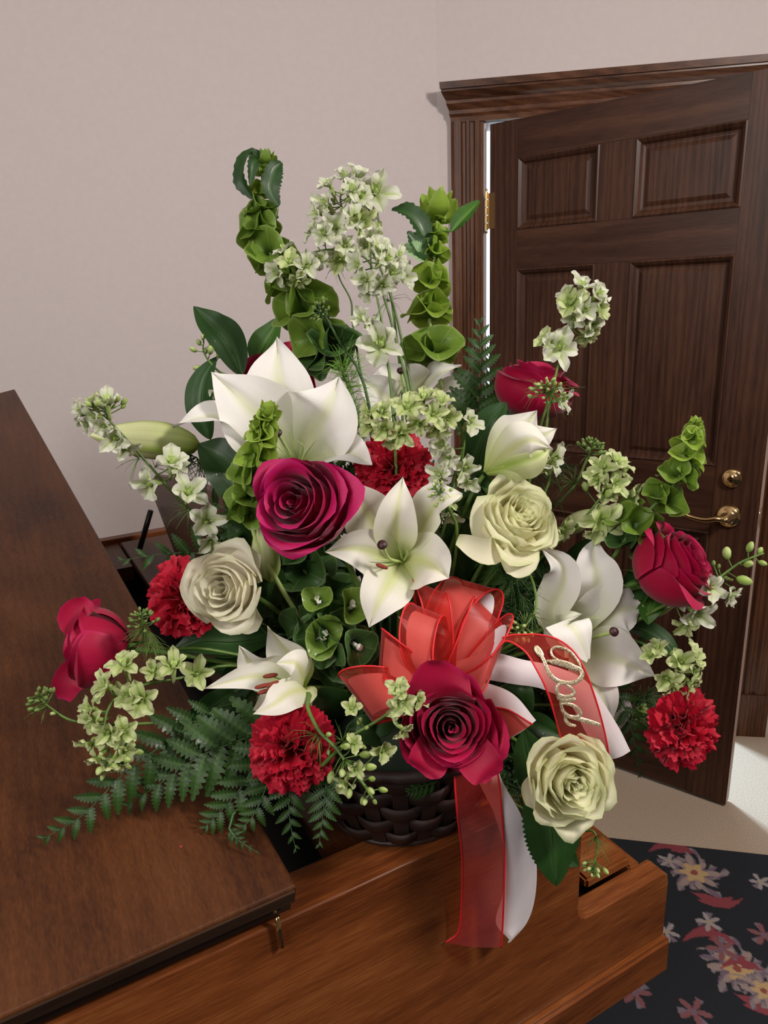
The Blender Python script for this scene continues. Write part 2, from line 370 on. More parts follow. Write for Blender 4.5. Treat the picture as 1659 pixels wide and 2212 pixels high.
# ------------------------------------------------------------------ the door leaf
DHg = Vector((0.3668, 2.4083, 0)); DFr = Vector((1.0423, 1.8884, 0)); DX = (DFr - DHg).normalized(); DW = (DFr - DHg).length
DN = Vector((DX.y, -DX.x, 0))                                            # faces the room
if DN.dot(-DHg) < 0: DN = -DN
DM = Matrix(((DX.x, -DN.x, 0, 0), (DX.y, -DN.y, 0, 0), (0, 0, 1, 0), (0, 0, 0, 1))); TD = .044; DT = 2.085
door = root('door_1', DHg, None, None); door['kind'] = 'structure'; door.matrix_world = Matrix.Translation(DHg) @ DM
def dbox(name, x0, x1, z0, z1, mat, y0=0, y1=TD, ch=.0012): return MB().box(x0, x1, y0, y1, z0, z1, ch=ch).obj(name, mat, door, None, False)
SX = [(0.004, .098), (.352, .452), (.730, DW)]                          # stiles and mullion
rails = [(.012, .25), (.90, 1.095), (1.663, 1.777), (1.98, DT)]
dbox('stile', *SX[0], .010, DT, M['door_v']); dbox('stile', *SX[2], .010, DT, M['door_v'])
for z0, z1 in rails: dbox('rail', SX[0][1], SX[2][0], z0, z1, M['door_h'])
for (a, b), (c, d) in zip(rails[:-1], rails[1:]): dbox('mullion', *SX[1], b, c, M['door_v'])
def raised_panel(x0, x1, z0, z1):
    """Moulding round the opening, a recess, then the raised field."""
    rings = [(0, .0), (.004, -.003), (.012, .004), (.018, .012), (.024, .013), (.027, .013), (.036, .009), (.039, .008)]
    vs = []
    for ins, dep in rings: vs += [(x0 + ins, dep, z0 + ins), (x1 - ins, dep, z0 + ins), (x1 - ins, dep, z1 - ins), (x0 + ins, dep, z1 - ins)]
    k = len(rings); fs = [(j * 4 + i, j * 4 + (i + 1) % 4, (j + 1) * 4 + (i + 1) % 4, (j + 1) * 4 + i) for j in range(k - 1) for i in range(4)]
    fs.append(tuple((k - 1) * 4 + i for i in range(4)))
    m_ = MB(); m_.add(vs, fs); m_.add([(x0, .03, z0), (x1, .03, z0), (x1, .03, z1), (x0, .03, z1)], [(3, 2, 1, 0)])
    m_.obj('raised_panel', M['door_v'], door, None, False)
for (xa, xb) in ((SX[0][1], SX[1][0]), (SX[1][1], SX[2][0])):
    for (a, b), (c, d) in zip(rails[:-1], rails[1:]): raised_panel(xa, xb, b, c)
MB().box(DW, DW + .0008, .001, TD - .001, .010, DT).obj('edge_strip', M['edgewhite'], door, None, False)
# hinges
for zc in (1.84, 1.05, .25):
    h = MB()
    for k in range(5): h.lathe([(0.0, -.011), (.0058, -.0105), (.0058, .0105), (0.0, .011)], 12, Matrix.Translation((-.006, -.004, zc - .046 + .023 * k)))
    h.lathe([(0, -.004), (.005, -.003), (.004, .002), (0, .005)], 10, Matrix.Translation((-.006, -.004, zc + .062))); h.lathe([(0, -.005), (.004, -.002), (.005, .003), (0, .004)], 10, Matrix.Translation((-.006, -.004, zc - .062)))
    h.box(-.001, .022, -.0015, .0, zc - .052, zc + .052); h.obj('hinge', M['brass'], door, None, False)
# lever and deadbolt
LX, LZ = .777, .955
YM = Matrix.Rotation(pi / 2, 4, 'X')
hb = MB().lathe([(0, -.001), (.034, 0), (.034, .004), (.029, .007), (.027, .010), (.021, .011), (.019, .014), (.012, .018), (.011, .05), (0, .052)], 28, Matrix.Translation((LX, 0, LZ)) @ YM).obj('lever_rose', M['brass'], door)
lv = MB().tube(curve([(LX, -.042, LZ), (LX - .02, -.047, LZ + .002), (LX - .05, -.048, LZ - .006), (LX - .085, -.047, LZ - .004), (LX - .112, -.046, LZ + .004), (LX - .122, -.046, LZ + .008)], 18), lambda t: .0095 * (1 - .45 * t) if t < .93 else .0058, 10)
lv.obj('lever', M['brass'], door)
MB().lathe([(0, -.001), (.027, 0), (.027, .008), (.023, .012), (.016, .012), (.015, .015), (0, .015)], 28, Matrix.Translation((LX, 0, 1.068)) @ YM).obj('deadbolt', M['brass'], door)
MB().box(DW + .0, DW + .0015, .008, .036, LZ - .03, LZ + .03).obj('latch_plate', M['brass'], door)

# ------------------------------------------------------------------ the rug with its woven flowers
rugm = {}
def rug():
    e = Vector((.9772, -.2124, 0)); g = Vector((-.2124, -.9772, 0)); o0 = Vector((.63, 1.765, 0))
    r2 = random.Random(5)
    def onfloor(px, py):
        d = P(px, py, 1) - CAM; p = CAM + d * ((.014 - HC) / d.z); q = p - o0; return (q.dot(e), q.dot(g))
    fl = []
    for px, py, s, k in ((1500, 1885, .062, 0), (1592, 2092, .060, 0), (1650, 2140, .045, 0), (1532, 1992, .026, 1), (1643, 1905, .024, 1), (1440, 2012, .026, 1), (1372, 2145, .030, 2), (1650, 2020, .03, 2), (1445, 1860, .026, 1), (1500, 2185, .03, 2), (1560, 2050, .03, 2)): fl.append((*onfloor(px, py), s, k))
    nx, ny, st = 230, 250, .0032; xs = [-1.3, -.8, -.3] + [-.05 + i * st for i in range(nx)] + [.9, 1.4, 2.2]; ys = [0] + [.004 + i * st for i in range(ny)] + [1.0, 1.6, 2.6, 3.6]
    vs = []; cols = []
    def ang(x, y, cx, cy): return math.atan2(y - cy, x - cx)
    for y in ys:
        for x in xs:
            vs.append(o0 + e * x + g * y + Vector((0, 0, .014))); c = (.014, .017, .024)
            for cx, cy, s, k in fl:
                dx, dy = x - cx, y - cy; r_ = sqrt(dx * dx + dy * dy) / s
                if r_ > 2.3: continue
                a = math.atan2(dy, dx)
                if k == 0:
                    jit = .12 * sin(3 * a + cx * 90)
                    if r_ < .16: c = (.32, .08, .07)
                    elif r_ < .50 + .12 * cos(6 * a): c = (.62, .42, .20)
                    elif r_ < .80 + .22 * cos(8 * a + .6) + jit: c = (.40, .30, .27) if cos(8 * a + .6) > -.2 else (.20, .14, .18)
                    elif r_ < 1.05 + .5 * max(0, cos(5 * a + 1)) and sin(r_ * 7 + a * 11) > -.2: c = (.20, .14, .19) if sin(a * 13) > 0 else (.30, .25, .26)
                    elif 1.2 < r_ < 2.1 and cos(2.0 * a + 1.2 + r_ * 1.6) > .80 + .1 * sin(r_ * 17 + 9 * a): c = (.30, .055, .07)
                else:
                    if r_ < .22: c = (.5, .36, .2) if k == 1 else (.2, .14, .2)
                    elif r_ < .75 + .5 * cos(5 * a + cx * 40): c = (.42, .37, .37) if k == 1 else (.27, .10, .11)
                    elif r_ < 1.25 and cos(3 * a + 2 + cx * 9) > .75: c = (.22, .17, .22)
            cols.append(c)
    W_ = len(xs); fs = [(j * W_ + i, (j + 1) * W_ + i, (j + 1) * W_ + i + 1, j * W_ + i + 1) for j in range(len(ys) - 1) for i in range(W_ - 1)]
    # underside rim
    n0 = len(vs); rim = [(xs[0], ys[0]), (xs[-1], ys[0]), (xs[-1], ys[-1]), (xs[0], ys[-1])]
    for z in (.014, .0): vs += [o0 + e * x + g * y + Vector((0, 0, z)) for x, y in rim]
    fs += [(n0 + i, n0 + (i + 1) % 4, n0 + 4 + (i + 1) % 4, n0 + 4 + i) for i in range(4)]; cols += [(.012, .015, .022)] * 8
    me = mkmesh('rug', vs, fs); ca = me.color_attributes.new('Col', 'FLOAT_COLOR', 'POINT')
    ca.data.foreach_set('color', [x for c in cols for x in (*c, 1)])
    tag(link('rug', me, M['rug']), 'dark navy floor rug with woven floral bouquets in cream and wine', 'rug')
rug()

# ------------------------------------------------------------------ the piano
AZ = 1.0736
PA = Vector((sin(AZ), cos(AZ), 0)); PB = Vector((-cos(AZ), sin(AZ), 0)); PO = Vector((.0722, .6936, 0))
def pf(a, b, z): return PO + PA * a + PB * b + Vector((0, 0, z))
PM = Matrix(((PA.x, PB.x, 0, PO.x), (PA.y, PB.y, 0, PO.y), (0, 0, 1, 0), (0, 0, 0, 1)))
pbase = pf(-.5, .7, 0); piano = root('piano', pbase, 'brown mahogany grand piano, lid slightly raised and front flap folded back', 'piano')
def pbox(name, a0, a1, b0, b1, z0, z1, mat, ch=.0015, parent=piano, smooth=False):
    return MB().box(a0, a1, b0, b1, z0, z1, ch=ch).xform(PM).obj(name, mat, parent, pbase, smooth)
RT, BW = .97, 1.50
def outline(off=0.0, a1=.2):
    """Plan of the case: straight spine, bent treble side, rounded tail."""
    pts = [(a1, off), (-1.15, off)]
    pts += [(-1.15 - (.30 - off) * sin(t), .30 - (.30 - off) * cos(t)) for t in (.4, .8, 1.2, 1.57, 2.0, 2.5)]
    pts += [(-1.02, .64 - off * .8), (-.86, .86 - off), (-.70, 1.08 - off), (-.54, 1.27 - off), (-.40, 1.39 - off), (-.25, 1.465 - off), (-.10, 1.495 - off), (a1, BW - off)]
    return pts
# near side panel with the cut-out for the key arm, profile in (a, z), thickness in b
def side_panel(b0, b1, name, a0=-1.15):
    cr = .020; pr = [(a0, .615), (.385, .615), (.386, .715), (.383, .729), (.374, .7375), (.245, .7375)]
    for t in (0, .4, .8, 1.2, 1.57): pr.append((.222 - .022 * sin(t) + 0.0, .7375 + .022 - .022 * cos(t)))
    pr += [(.200, .962), (.198, RT), (a0, RT)]
    m_ = MB().prism(pr, b0, b1, lambda x, y, h: pf(x, h, y))
    o = m_.obj(name, M['case'], piano, pbase, False)
    bv = o.modifiers.new('b', 'BEVEL'); bv.width = .003; bv.segments = 3; bv.angle_limit = radians(50); return o
side_panel(0.0, .034, 'side_panel'); side_panel(BW - .034, BW, 'side_panel', -.25)
# bent rim at the tail
ou = outline(0)[1:-2]; inn = outline(.034)[1:-2]; ou.append((-.25, BW)); inn.append((-.25, BW - .034)); ou.pop(-2); inn.pop(-2); mb = MB(); k = len(ou)
for z0, z1 in ((.55, RT),):
    vs = []; 
    for (x, y), (xi, yi) in zip(ou, inn): vs += [pf(x, y, z0), pf(x, y, z1), pf(xi, yi, z1), pf(xi, yi, z0)]
    fs = []
    for i in range(0, k - 1):
        for j in range(4): fs.append((i * 4 + j, (i + 1) * 4 + j, (i + 1) * 4 + (j + 1) % 4, i * 4 + (j + 1) % 4))
    mb.add(vs, fs)
mb.obj('bent_rim', M['case'], piano, pbase, True)
# lower moulding strip of the case and its bottom board
pbox('base_moulding', -1.15, .391, -.010, .040, .548, .612, M['case'], .005)
pbox('base_moulding', -.25, .391, BW - .04, BW + .010, .548, .612, M['case'], .005)
MB().prism(outline(.02, .36), .560, .60, lambda x, y, h: pf(x, y, h)).obj('bottom_board', M['edge'], piano, pbase, False)
MB().prism(outline(.045, .19), .83, .85, lambda x, y, h: pf(x, y, h)).obj('iron_plate', M['black'], piano, pbase, False)
# inner ledge along the spine, and the tray of the music desk that carries the basket
pbox('inner_ledge', -1.0, .19, .034, .072, .92, .957, M['case'])
pbox('inner_ledge', -.60, -.145, BW - .26, BW - .034, .92, .957, M['lid'])
pbox('inner_ledge', -.143, .165, BW - .072, BW - .034, .92, .957, M['lid'])
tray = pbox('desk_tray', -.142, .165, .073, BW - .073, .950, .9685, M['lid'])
# closed keyboard lid, key slip
pbox('keyboard_lid', .250, .340, .036, BW - .036, .738, .756, M['case'], .004)
pbox('fallboard', .168, .196, .036, BW - .036, .64, .93, M['edge'], .004)
pbox('key_slip', .340, .362, .036, BW - .036, .615, .735, M['case'], .003)
pbox('key_bed', .19, .37, .036, BW - .036, .60, .64, M['edge'])
# music desk panel leaning back, and its prop
def desk():
    out = [(1.207, .969), (1.337, 1.097), (1.30, 1.160), (1.245, 1.183), (.917, 1.237), (.766, 1.255), (.535, 1.272), (.40, 1.275), (.40, .969)]
    o = MB().prism(out, -.062, -.044, lambda x, y, h: pf(h + .02 - (y - .969) * .09, x, y)).obj('music_desk', M['lid'], piano, pbase, False)
    bv = o.modifiers.new('b', 'BEVEL'); bv.width = .003; bv.segments = 2
desk()
MB().tube([pf(-.070, 1.315, 1.075), pf(-.115, 1.33, .958)], .0075, 8).obj('desk_prop', M['darkmetal'], piano, pbase)
# tuning pins: a fine field on the iron plate
tp = MB()
for i in range(70):
    for j in range(3): tp.lathe([(.003, 0), (.003, .028), (0, .029)], 5, PM @ Matrix.Translation((-.19 - .022 * j - .004 * (i % 2), .12 + i * .0175, .85)))
tag(tp.obj('tuning_pins', M['darkmetal'], piano, pbase), kind='stuff')
# legs
for a, b in ((.16, .12), (.16, 1.38), (-1.15, .35)):
    MB().lathe([(0, .0145), (.03, .0145), (.035, .05), (.045, .06), (.05, .30), (.06, .48), (.065, .56)], 20, PM @ Matrix.Translation((a, b, 0.0))).obj('leg', M['edge'], piano, pbase)
# the raised lid: main leaf and, on it, the front flap folded back
PHI = radians(15); LB = PB * cos(PHI) + Vector((0, 0, sin(PHI))); LNv = PA.cross(LB).normalized()
LH = pf(0, -.012, 1.012)
def lid_pt(a, s, h): return LH + PA * a + LB * s + LNv * h
def lid_outline(fr, a_back, nr=-.006):
    pts = [(-.212 + .0, nr)] if fr else []
    return pts
L1 = [(-.211, 0.0), (-.336, 1.475), (-.38, 1.45), (-.45, 1.37), (-.60, 1.22), (-.76, 1.0), (-.92, .80), (-1.10, .62), (-1.32, .52), (-1.45, .35), (-1.42, .12), (-1.25, 0.0)]
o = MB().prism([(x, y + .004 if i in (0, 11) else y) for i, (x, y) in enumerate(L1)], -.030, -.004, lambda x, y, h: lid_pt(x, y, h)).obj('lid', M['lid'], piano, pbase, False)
bv = o.modifiers.new('b', 'BEVEL'); bv.width = .004; bv.segments = 3
L2 = [(-.209, -.006), (-.334, 1.478), (-.38, 1.453), (-.45, 1.372), (-.60, 1.22), (-.70, 1.09), (-.72, -.006)]
flap = MB().prism(L2, -.003, .017, lambda x, y, h: lid_pt(x, y, h)).obj('lid_flap', M['lid'], piano, pbase, False)
bv = flap.modifiers.new('b', 'BEVEL'); bv.width = .0035; bv.segments = 3
# moulding bands on the long edges (they carry the dark edge colour)
for h0, h1, s0 in ((-.029, -.005, .001), (-.002, .0135, -.0085)):
    MB().prism([(-.2125, s0), (-1.2 if h0 < -.01 else -.718, s0), (-1.2 if h0 < -.01 else -.718, s0 + .008), (-.2125, s0 + .008)], h0, h1, lambda x, y, h: lid_pt(x, y, h)).obj('edge_band', M['edge'], piano, pbase, False)
MB().tube([pf(-.228, -.006, .985), pf(-.226, -.006, .945)], .0028, 8).obj('hinge_pin', M['brass'], piano, pbase)
tag(MB().lathe([(.0022, 0), (.0016, .0008), (0, .001)], 9, Matrix.Translation(lid_pt(-.30, .085, .0172)) @ frame(LNv)).obj('petal_crumb', M['anther']), 'tiny brown crumb lying on the bare piano lid', 'crumb')

def lid_depth(px, py, off=.006):
    d = P(px, py, 1) - CAM; p0 = LH + LNv * (.017 + off); return (p0 - CAM).dot(LNv) / d.dot(LNv)
def Q(px, py, d, off=.008):
    """As P, but never below the surface of the lid."""
    p = P(px, py, d)
    q = p - LH
    if q.dot(PA) < -.13 - .0 and q.dot(LNv) < .017 + off and px < 640: return P(px, py, lid_depth(px, py, off))
    return p

# ------------------------------------------------------------------ the basket
BC = Vector((.005, .782, .9705)); B_R0, B_R1, B_H = .094, .145, .135
def brad(h): return B_R0 + (B_R1 - B_R0) * (h / B_H) ** .8
basket = root('basket', BC, 'dark brown woven basket holding the flowers on the piano', 'basket')
NS = 24
for r_ in range(5):
    h0 = .008 + r_ * .0245; hh = .0215; vs = []; uv = []; nseg = NS * 8
    for k in range(nseg + 1):
        a = 2 * pi * k / nseg
        off = .0036 * cos(NS / 2 * a + pi * r_) + .0005 * sin(5 * a + r_)
        off = max(-.0042, min(.0046, off * 1.4))
        for (dz, dr) in ((0, -.0011), (0, .0005), (hh * .5, .0013), (hh, .0005), (hh, -.0011)):
            rr = brad(h0 + dz) + off + dr; vs.append(BC + Vector((rr * cos(a), rr * sin(a), h0 + dz))); uv.append((k / 12.0, [0, .1, .5, .9, 1][[(0, -.0011), (0, .0005), (hh * .5, .0013), (hh, .0005), (hh, -.0011)].index((dz, dr))]))
    fs = [(k * 5 + i, (k + 1) * 5 + i, (k + 1) * 5 + (i + 1) % 5, k * 5 + (i + 1) % 5) for k in range(nseg) for i in range(5)]
    m_ = MB(); m_.add(vs, fs, uv); m_.obj('woven_band', M['wicker'], basket, BC)
stake = None
for k in range(NS):
    a = 2 * pi * k / NS + pi / NS * 0; m_ = MB(); pts = [Vector((brad(h) * cos(a), brad(h) * sin(a), h)) for h in (.002, .03, .06, .09, .12, .133)]
    blade(m_, [BC + p for p in pts], .0085, Vector((cos(a), sin(a), 0)), prof=lambda t: 1, nv=8, nu=2, cup=-.1)
    m_.obj('stake', M['wicker'], basket, BC)
for z, r_, t in ((.003, B_R0 + .001, .0035), (.131, B_R1 + .001, .007)):
    MB().tube([BC + Vector((r_ * cos(2 * pi * k / 48), r_ * sin(2 * pi * k / 48), z + .0006 * sin(k * 2.2))) for k in range(49)], t, 8).obj('rim', M['wicker'], basket, BC)
MB().lathe([(0, .001), (B_R0 - .002, .001), (B_R0 - .002, .004), (0, .004)], 32, Matrix.Translation(BC)).obj('bottom', M['wicker'], basket, BC)
FC = BC + Vector((0, 0, .115))
foam = MB().lathe([(0, .0), (B_R0 - .012, .0), (B_R1 - .016, .10), (B_R1 - .022, .125), (.06, .145), (0, .150)], 28, Matrix.Translation(BC + Vector((0, 0, .006)))).obj('floral_foam', M['foam'], basket, BC)

def stem_to(p0, d0, name_parent, org, r0=.0024, mat='stem', name='stem', tgt=None, lift=0.0):
    """A stem leaving p0 along d0 and curving into the foam."""
    p0 = Vector(p0); d0 = Vector(d0).normalized(); t_ = tgt or FC + Vector((R.uniform(-.04, .04), R.uniform(-.04, .04), -.01))
    L = (p0 - t_).length
    c = []
    for i in range(15):
        t = i / 14; a = p0 + d0 * (L * .35 * t); b = t_ + Vector((0, 0, .06 + lift)) * (1 - t)
        w_ = t * t * (3 - 2 * t); c.append(a.lerp(b, w_))
    return MB().tube(c, r0, 7).obj(name, M[mat], name_parent, org)

# ------------------------------------------------------------------ roses
def rose(px, py, d, rpx, axis, label, mat='rose_red', n=30, roll=0.0, open_=1.0, depth=.95, seed=1, extra=(), stem=True, flat=1.0, loose=0.0):
    rr = random.Random(seed); c = P(px, py, d); s = rpx * d / F_PX; ax = V(*axis).normalized()
    rt = root('rose', c, label, 'rose')
    F = Matrix.Translation(c) @ frame(ax, roll) @ Matrix.Scale(s, 4)
    phi = rr.uniform(0, 6)
    for i in range(n):
        k = i / (n - 1); phi += 2.2 + rr.uniform(-.35, .35)
        rtp = (.05 + .93 * k ** 1.0 + rr.uniform(-.018, .018)) * open_ if k > 0 else .03
        zt = (.10 + .16 * sin(min(1, k * 2.2) * pi * .5) - .42 * k ** 2.2) * flat
        hw = 2.0 - 1.05 * k ** .8 + rr.uniform(-.15, .15)
        lip = (.05 + .20 * k ** 1.6) * (.6 + .8 * rr.random()); drop = (.01 + .20 * k ** 2.5) * (.5 + rr.random()); wav = .012 + .05 * k * (1 + loose)
        wph = rr.uniform(0, 6); tip = .05 * k
        P0 = (.05, -depth); P1 = (rtp * .95 + .14, -depth * .85); P2 = (rtp * 1.06 + .05 * k, zt - .30); P3 = (rtp, zt)
        nu, nv = 12, 12; vs = []; uv = []
        for j in range(nv + 1):
            v = j / nv
            for ii in range(nu + 1):
                u = -1 + 2 * ii / nu; ve = v * (1 - (.14 + .14 * k) * abs(u) ** 2.2)
                q = 1 - ve; r_ = q ** 3 * P0[0] + 3 * q * q * ve * P1[0] + 3 * q * ve * ve * P2[0] + ve ** 3 * P3[0]
                z = q ** 3 * P0[1] + 3 * q * q * ve * P1[1] + 3 * q * ve * ve * P2[1] + ve ** 3 * P3[1]
                e = max(0, (ve - .80) / .20) ** 1.6
                pinch = 1 - abs(u) * .3
                r_ += lip * e * pinch + tip * e * max(0, 1 - abs(u) * 3); z -= drop * e * e * pinch
                r_ += wav * ve ** 2 * sin(3.1 * u + wph) + .022 * u * (1 - .4 * k) * ve; z += wav * .7 * ve ** 2 * sin(4.3 * u + wph * 1.7)
                if loose: r_ += loose * .035 * ve ** 3 * sin(9 * u + wph * 2) ; z += loose * .03 * ve ** 3 * sin(11 * u + wph)
                a = phi + u * hw * min(1, (ve / .30 + .12) ** .7)
                vs.append(F @ Vector((r_ * cos(a), r_ * sin(a), z))); uv.append((ii / nu, v))
        fs = [(j * (nu + 1) + a, j * (nu + 1) + a + 1, (j + 1) * (nu + 1) + a + 1, (j + 1) * (nu + 1) + a) for j in range(nv) for a in range(nu)]
        m_ = MB(); m_.add(vs, fs, uv); m_.obj('petal', M[mat], rt, c)
    for (p1, p2, wpx, cup) in extra:        # outer guard petals given by middle and tip
        base = F @ Vector((0, 0, -depth * .8)); m_ = MB()
        blade(m_, [base, P(*p1), P(*p2)], wpx * p1[2] / F_PX / 2, CN, prof=lambda t: sin(pi * min(.93, .12 + t * .82)) ** .6, cup=cup, ruff=.06, nu=10, nv=14)
        m_.obj('petal', M[mat], rt, c)
    zb = -depth * .98
    MB().lathe([(0, zb - .16), (.07, zb - .14), (.10, zb - .04), (.07, zb + .04), (0, zb + .06)], 12, F).obj('receptacle', M['leaf_mid'], rt, c)
    for k in range(5):
        a = k * 1.2566 + rr.random(); m_ = MB(); e = Vector((cos(a), sin(a), 0))
        blade(m_, [F @ (e * .06 + Vector((0, 0, zb))), F @ (e * .30 + Vector((0, 0, zb - .02))), F @ (e * .50 + Vector((0, 0, zb - .22 - .2 * rr.random())))], .07 * s, F.to_3x3() @ (e + Vector((0, 0, .3))), nv=8, nu=4, cup=.3)
        m_.obj('sepal', M['leaf_mid'], rt, c)
    if stem: stem_to(F @ Vector((0, 0, zb - .1)), -ax, rt, c, .0030)
    return rt
rose(632, 1082, .735, 118, (-.34, .16, 1), 'magenta-red rose left of centre, in front of the largest white lily', 'rose_magenta', 22, seed=3, depth=1.15, open_=.92)
rose(976, 1572, .700, 112, (.02, .10, 1), 'open crimson rose low in the middle, directly over the basket and ribbon tails', 'rose_red', 25, seed=8, open_=.95, extra=(((955, 1490, .705), (985, 1440, .70), 150, .25), ((1040, 1650, .70), (1062, 1680, .70), 90, .2), ((925, 1640, .70), (905, 1665, .70), 90, .2)))
rose(1494, 1206, .80, 103, (.62, .48, .55), 'crimson rose at the right, turned towards the brass door lever', 'rose_red', 21, seed=12, depth=1.25, open_=.9)
rose(165, 1400, .80, 84, (-.95, .06, .16), 'crimson rose seen from its side, hanging over the piano lid', 'rose_red', 18, seed=15, depth=1.35, open_=1.0, extra=(((165, 1340, .80), (195, 1297, .80), 70, .3), ((160, 1460, .79), (140, 1512, .79), 70, .3)))
rose(588, 830, 1.0, 90, (-.05, .25, .95), 'dark crimson rose tucked behind the top petal of the largest lily', 'rose_red', 20, seed=21)
rose(1162, 803, .92, 92, (.22, .90, .30), 'crimson rose seen from the side in front of the wooden door, below the tall larkspur', 'rose_red', 20, seed=25, depth=1.15, open_=1.0)
rose(475, 1272, .745, 88, (-.25, .10, 1), 'ivory white rose overlapping the left red carnation', 'ivory', 22, seed=31, loose=.6, extra=(((525, 1225, .765), (552, 1190, .765), 75, .2), ((530, 1330, .765), (563, 1350, .76), 70, .2)))
rose(1135, 1108, .79, 88, (.30, .42, .85), 'cream rose on the right of centre, above the ribbon, one petal hanging open below', 'cream', 24, seed=36, loose=1.0, depth=1.15, extra=(((1060, 1190, .775), (988, 1165, .77), 60, .3), ((1060, 1140, .80), (1048, 1070, .80), 90, .2), ((1120, 1200, .785), (1085, 1222, .775), 90, .2)))
rose(1242, 1698, .715, 98, (.15, .05, 1), 'pale yellow-green rose at the lower right under the end of the lettered ribbon', 'cream', 25, seed=41, loose=1.0, extra=(((1185, 1655, .74), (1170, 1612, .735), 100, .2), ((1165, 1700, .745), (1128, 1720, .735), 95, .2)))

# ------------------------------------------------------------------ carnations
def carnation(px, py, d, rpx, axis, label, seed=1, n=36, extra=()):
    rr = random.Random(seed); c = P(px, py, d); s = rpx * d / F_PX; ax = V(*axis).normalized()
    rt = root('carnation', c, label, 'carnation'); F = Matrix.Translation(c) @ frame(ax, rr.random() * 6); F3 = F.to_3x3()
    for i in range(n):
        k = (i + .5) / n; th = (.12 + 1.50 * k ** .72); phi = i * 2.399 + rr.uniform(-.2, .2)
        e = Vector((cos(phi), sin(phi), 0)); L = (.78 + .26 * k + rr.uniform(-.07, .07))
        tipv = e * sin(th) * L + Vector((0, 0, cos(th) * L * .62 - .10 - .12 * k))
        midv = e * sin(th) * L * .52 + Vector((0, 0, -.12 + .25 * cos(th)))
        nr = (Vector((0, 0, 1)) * sin(th) + -e * cos(th)).normalized(); hw = (.40 + .14 * k) * s; ph = rr.uniform(0, 6)
        vs = []; uv = []; nu, nv = 18, 9; cc = [Vector((0, 0, -.62)), midv, tipv]; pts = [F @ (p * s) for p in cc]; cs = curve(pts, nv + 1); NR = F3 @ nr
        for j in range(nv + 1):
            t = j / nv; T = (cs[min(j + 1, nv)] - cs[max(j - 1, 0)]).normalized(); S = T.cross(NR).normalized(); N = S.cross(T)
            w_ = hw * (.12 + .88 * max(0, (t - .25) / .75) ** .8)
            for q in range(nu + 1):
                u = -1 + 2 * q / nu; am = s * .105 * t ** 2.2
                zz = (.028 * (1 if q % 2 else -1) + .02 * rr.uniform(-1, 1)) * s if j == nv else 0
                vs.append(cs[j] + S * (u * w_) + N * (am * 1.15 * sin(u * 6 + ph) + am * .5 * sin(u * 13 + ph * 2)) + T * (zz - (u * u) * .16 * s * t)); uv.append((q / nu, t))
        fs = [(j * (nu + 1) + a, j * (nu + 1) + a + 1, (j + 1) * (nu + 1) + a + 1, (j + 1) * (nu + 1) + a) for j in range(nv) for a in range(nu)]
        m_ = MB(); m_.add(vs, fs, uv); m_.obj('petal', M['carn'], rt, c)
    MB().lathe([(0, -1.25), (.10, -1.22), (.16, -.95), (.17, -.62), (.10, -.50)], 14, F @ Matrix.Scale(s, 4)).obj('calyx', M['leaf_mid'], rt, c)
    stem_to(F @ Vector((0, 0, -1.2 * s)), -ax, rt, c, .0022)
carnation(854, 1010, .86, 84, (.05, .25, 1), 'red carnation high in the centre, beneath the drooping larkspur', 1)
carnation(385, 1292, .80, 88, (-.45, .05, 1), 'red carnation half hidden behind the ivory rose', 2)
carnation(628, 1622, .742, 98, (-.05, .0, 1), 'large red carnation at the lower left, under the half-open lily', 3, n=40)
carnation(1482, 1572, .80, 90, (.35, .0, 1), 'red carnation at the far lower right, in front of the door bottom', 4)

# ------------------------------------------------------------------ lilies
def lily(c_, petals, label, pistil=None, spikes=(), anthers=(), mat='lily', axis=(0, 0, 1), stem=True, stig='stigma', name='lily', r0=.0028):
    c = P(*c_); rt = root(name, c, label, 'lily'); ax = V(*axis).normalized()
    for it in petals:
        pts, wpx = it[0], it[1]; kw = dict(cup=.28, ruff=.07, freq=2.2, vein=.10); kw.update(it[2] if len(it) > 2 else {})
        nr = kw.pop('n', None); mt = kw.pop('mat', mat); pr_ = kw.pop('prof', prof_lily)
        pp = [P(*q) if len(q) == 3 else q for q in pts]; dd = sum(q[2] for q in pts) / len(pts)
        m_ = MB(); blade(m_, [c] + pp, wpx * dd / F_PX / 2 / 1.05, V(*nr) if nr else CN, prof=pr_, nv=22, nu=10, ph=len(m_.v) + wpx, **kw)
        m_.obj('petal', M[mt], rt, c)
    if pistil:
        pts = [P(*q) for q in pistil]; MB().tube(curve(pts, 14), lambda t: .0016 + .0006 * t, 8).obj('pistil', M['filament'], rt, c)
        m_ = MB(); dirv = (pts[-1] - pts[-2]).normalized()
        m_.lathe([(0, -.003), (.0040, -.002), (.0056, .001), (.0048, .0035), (0, .0042)], 12, Matrix.Translation(pts[-1]) @ frame(dirv))
        m_.obj('stigma', M[stig], rt, c)
    for sp in spikes:
        MB().tube(curve([P(*q) for q in sp], 10), lambda t: .0012 * (1 - t) + .0003, 6).obj('filament', M['filament'], rt, c)
    for (a, b) in anthers:
        a_, b_ = P(*a), P(*b); MB().tube([a_.lerp(b_, t) for t in (0, .15, .5, .85, 1)], lambda t: .0026 * sin(pi * (.12 + .76 * t)), 8).obj('anther', M['anther'], rt, c)
        MB().tube(curve([c, a_.lerp(b_, .5)], 6), .0009, 6).obj('filament', M['filament'], rt, c)
    if stem: stem_to(c + ax * -.004, -ax, rt, c, r0)
    return rt
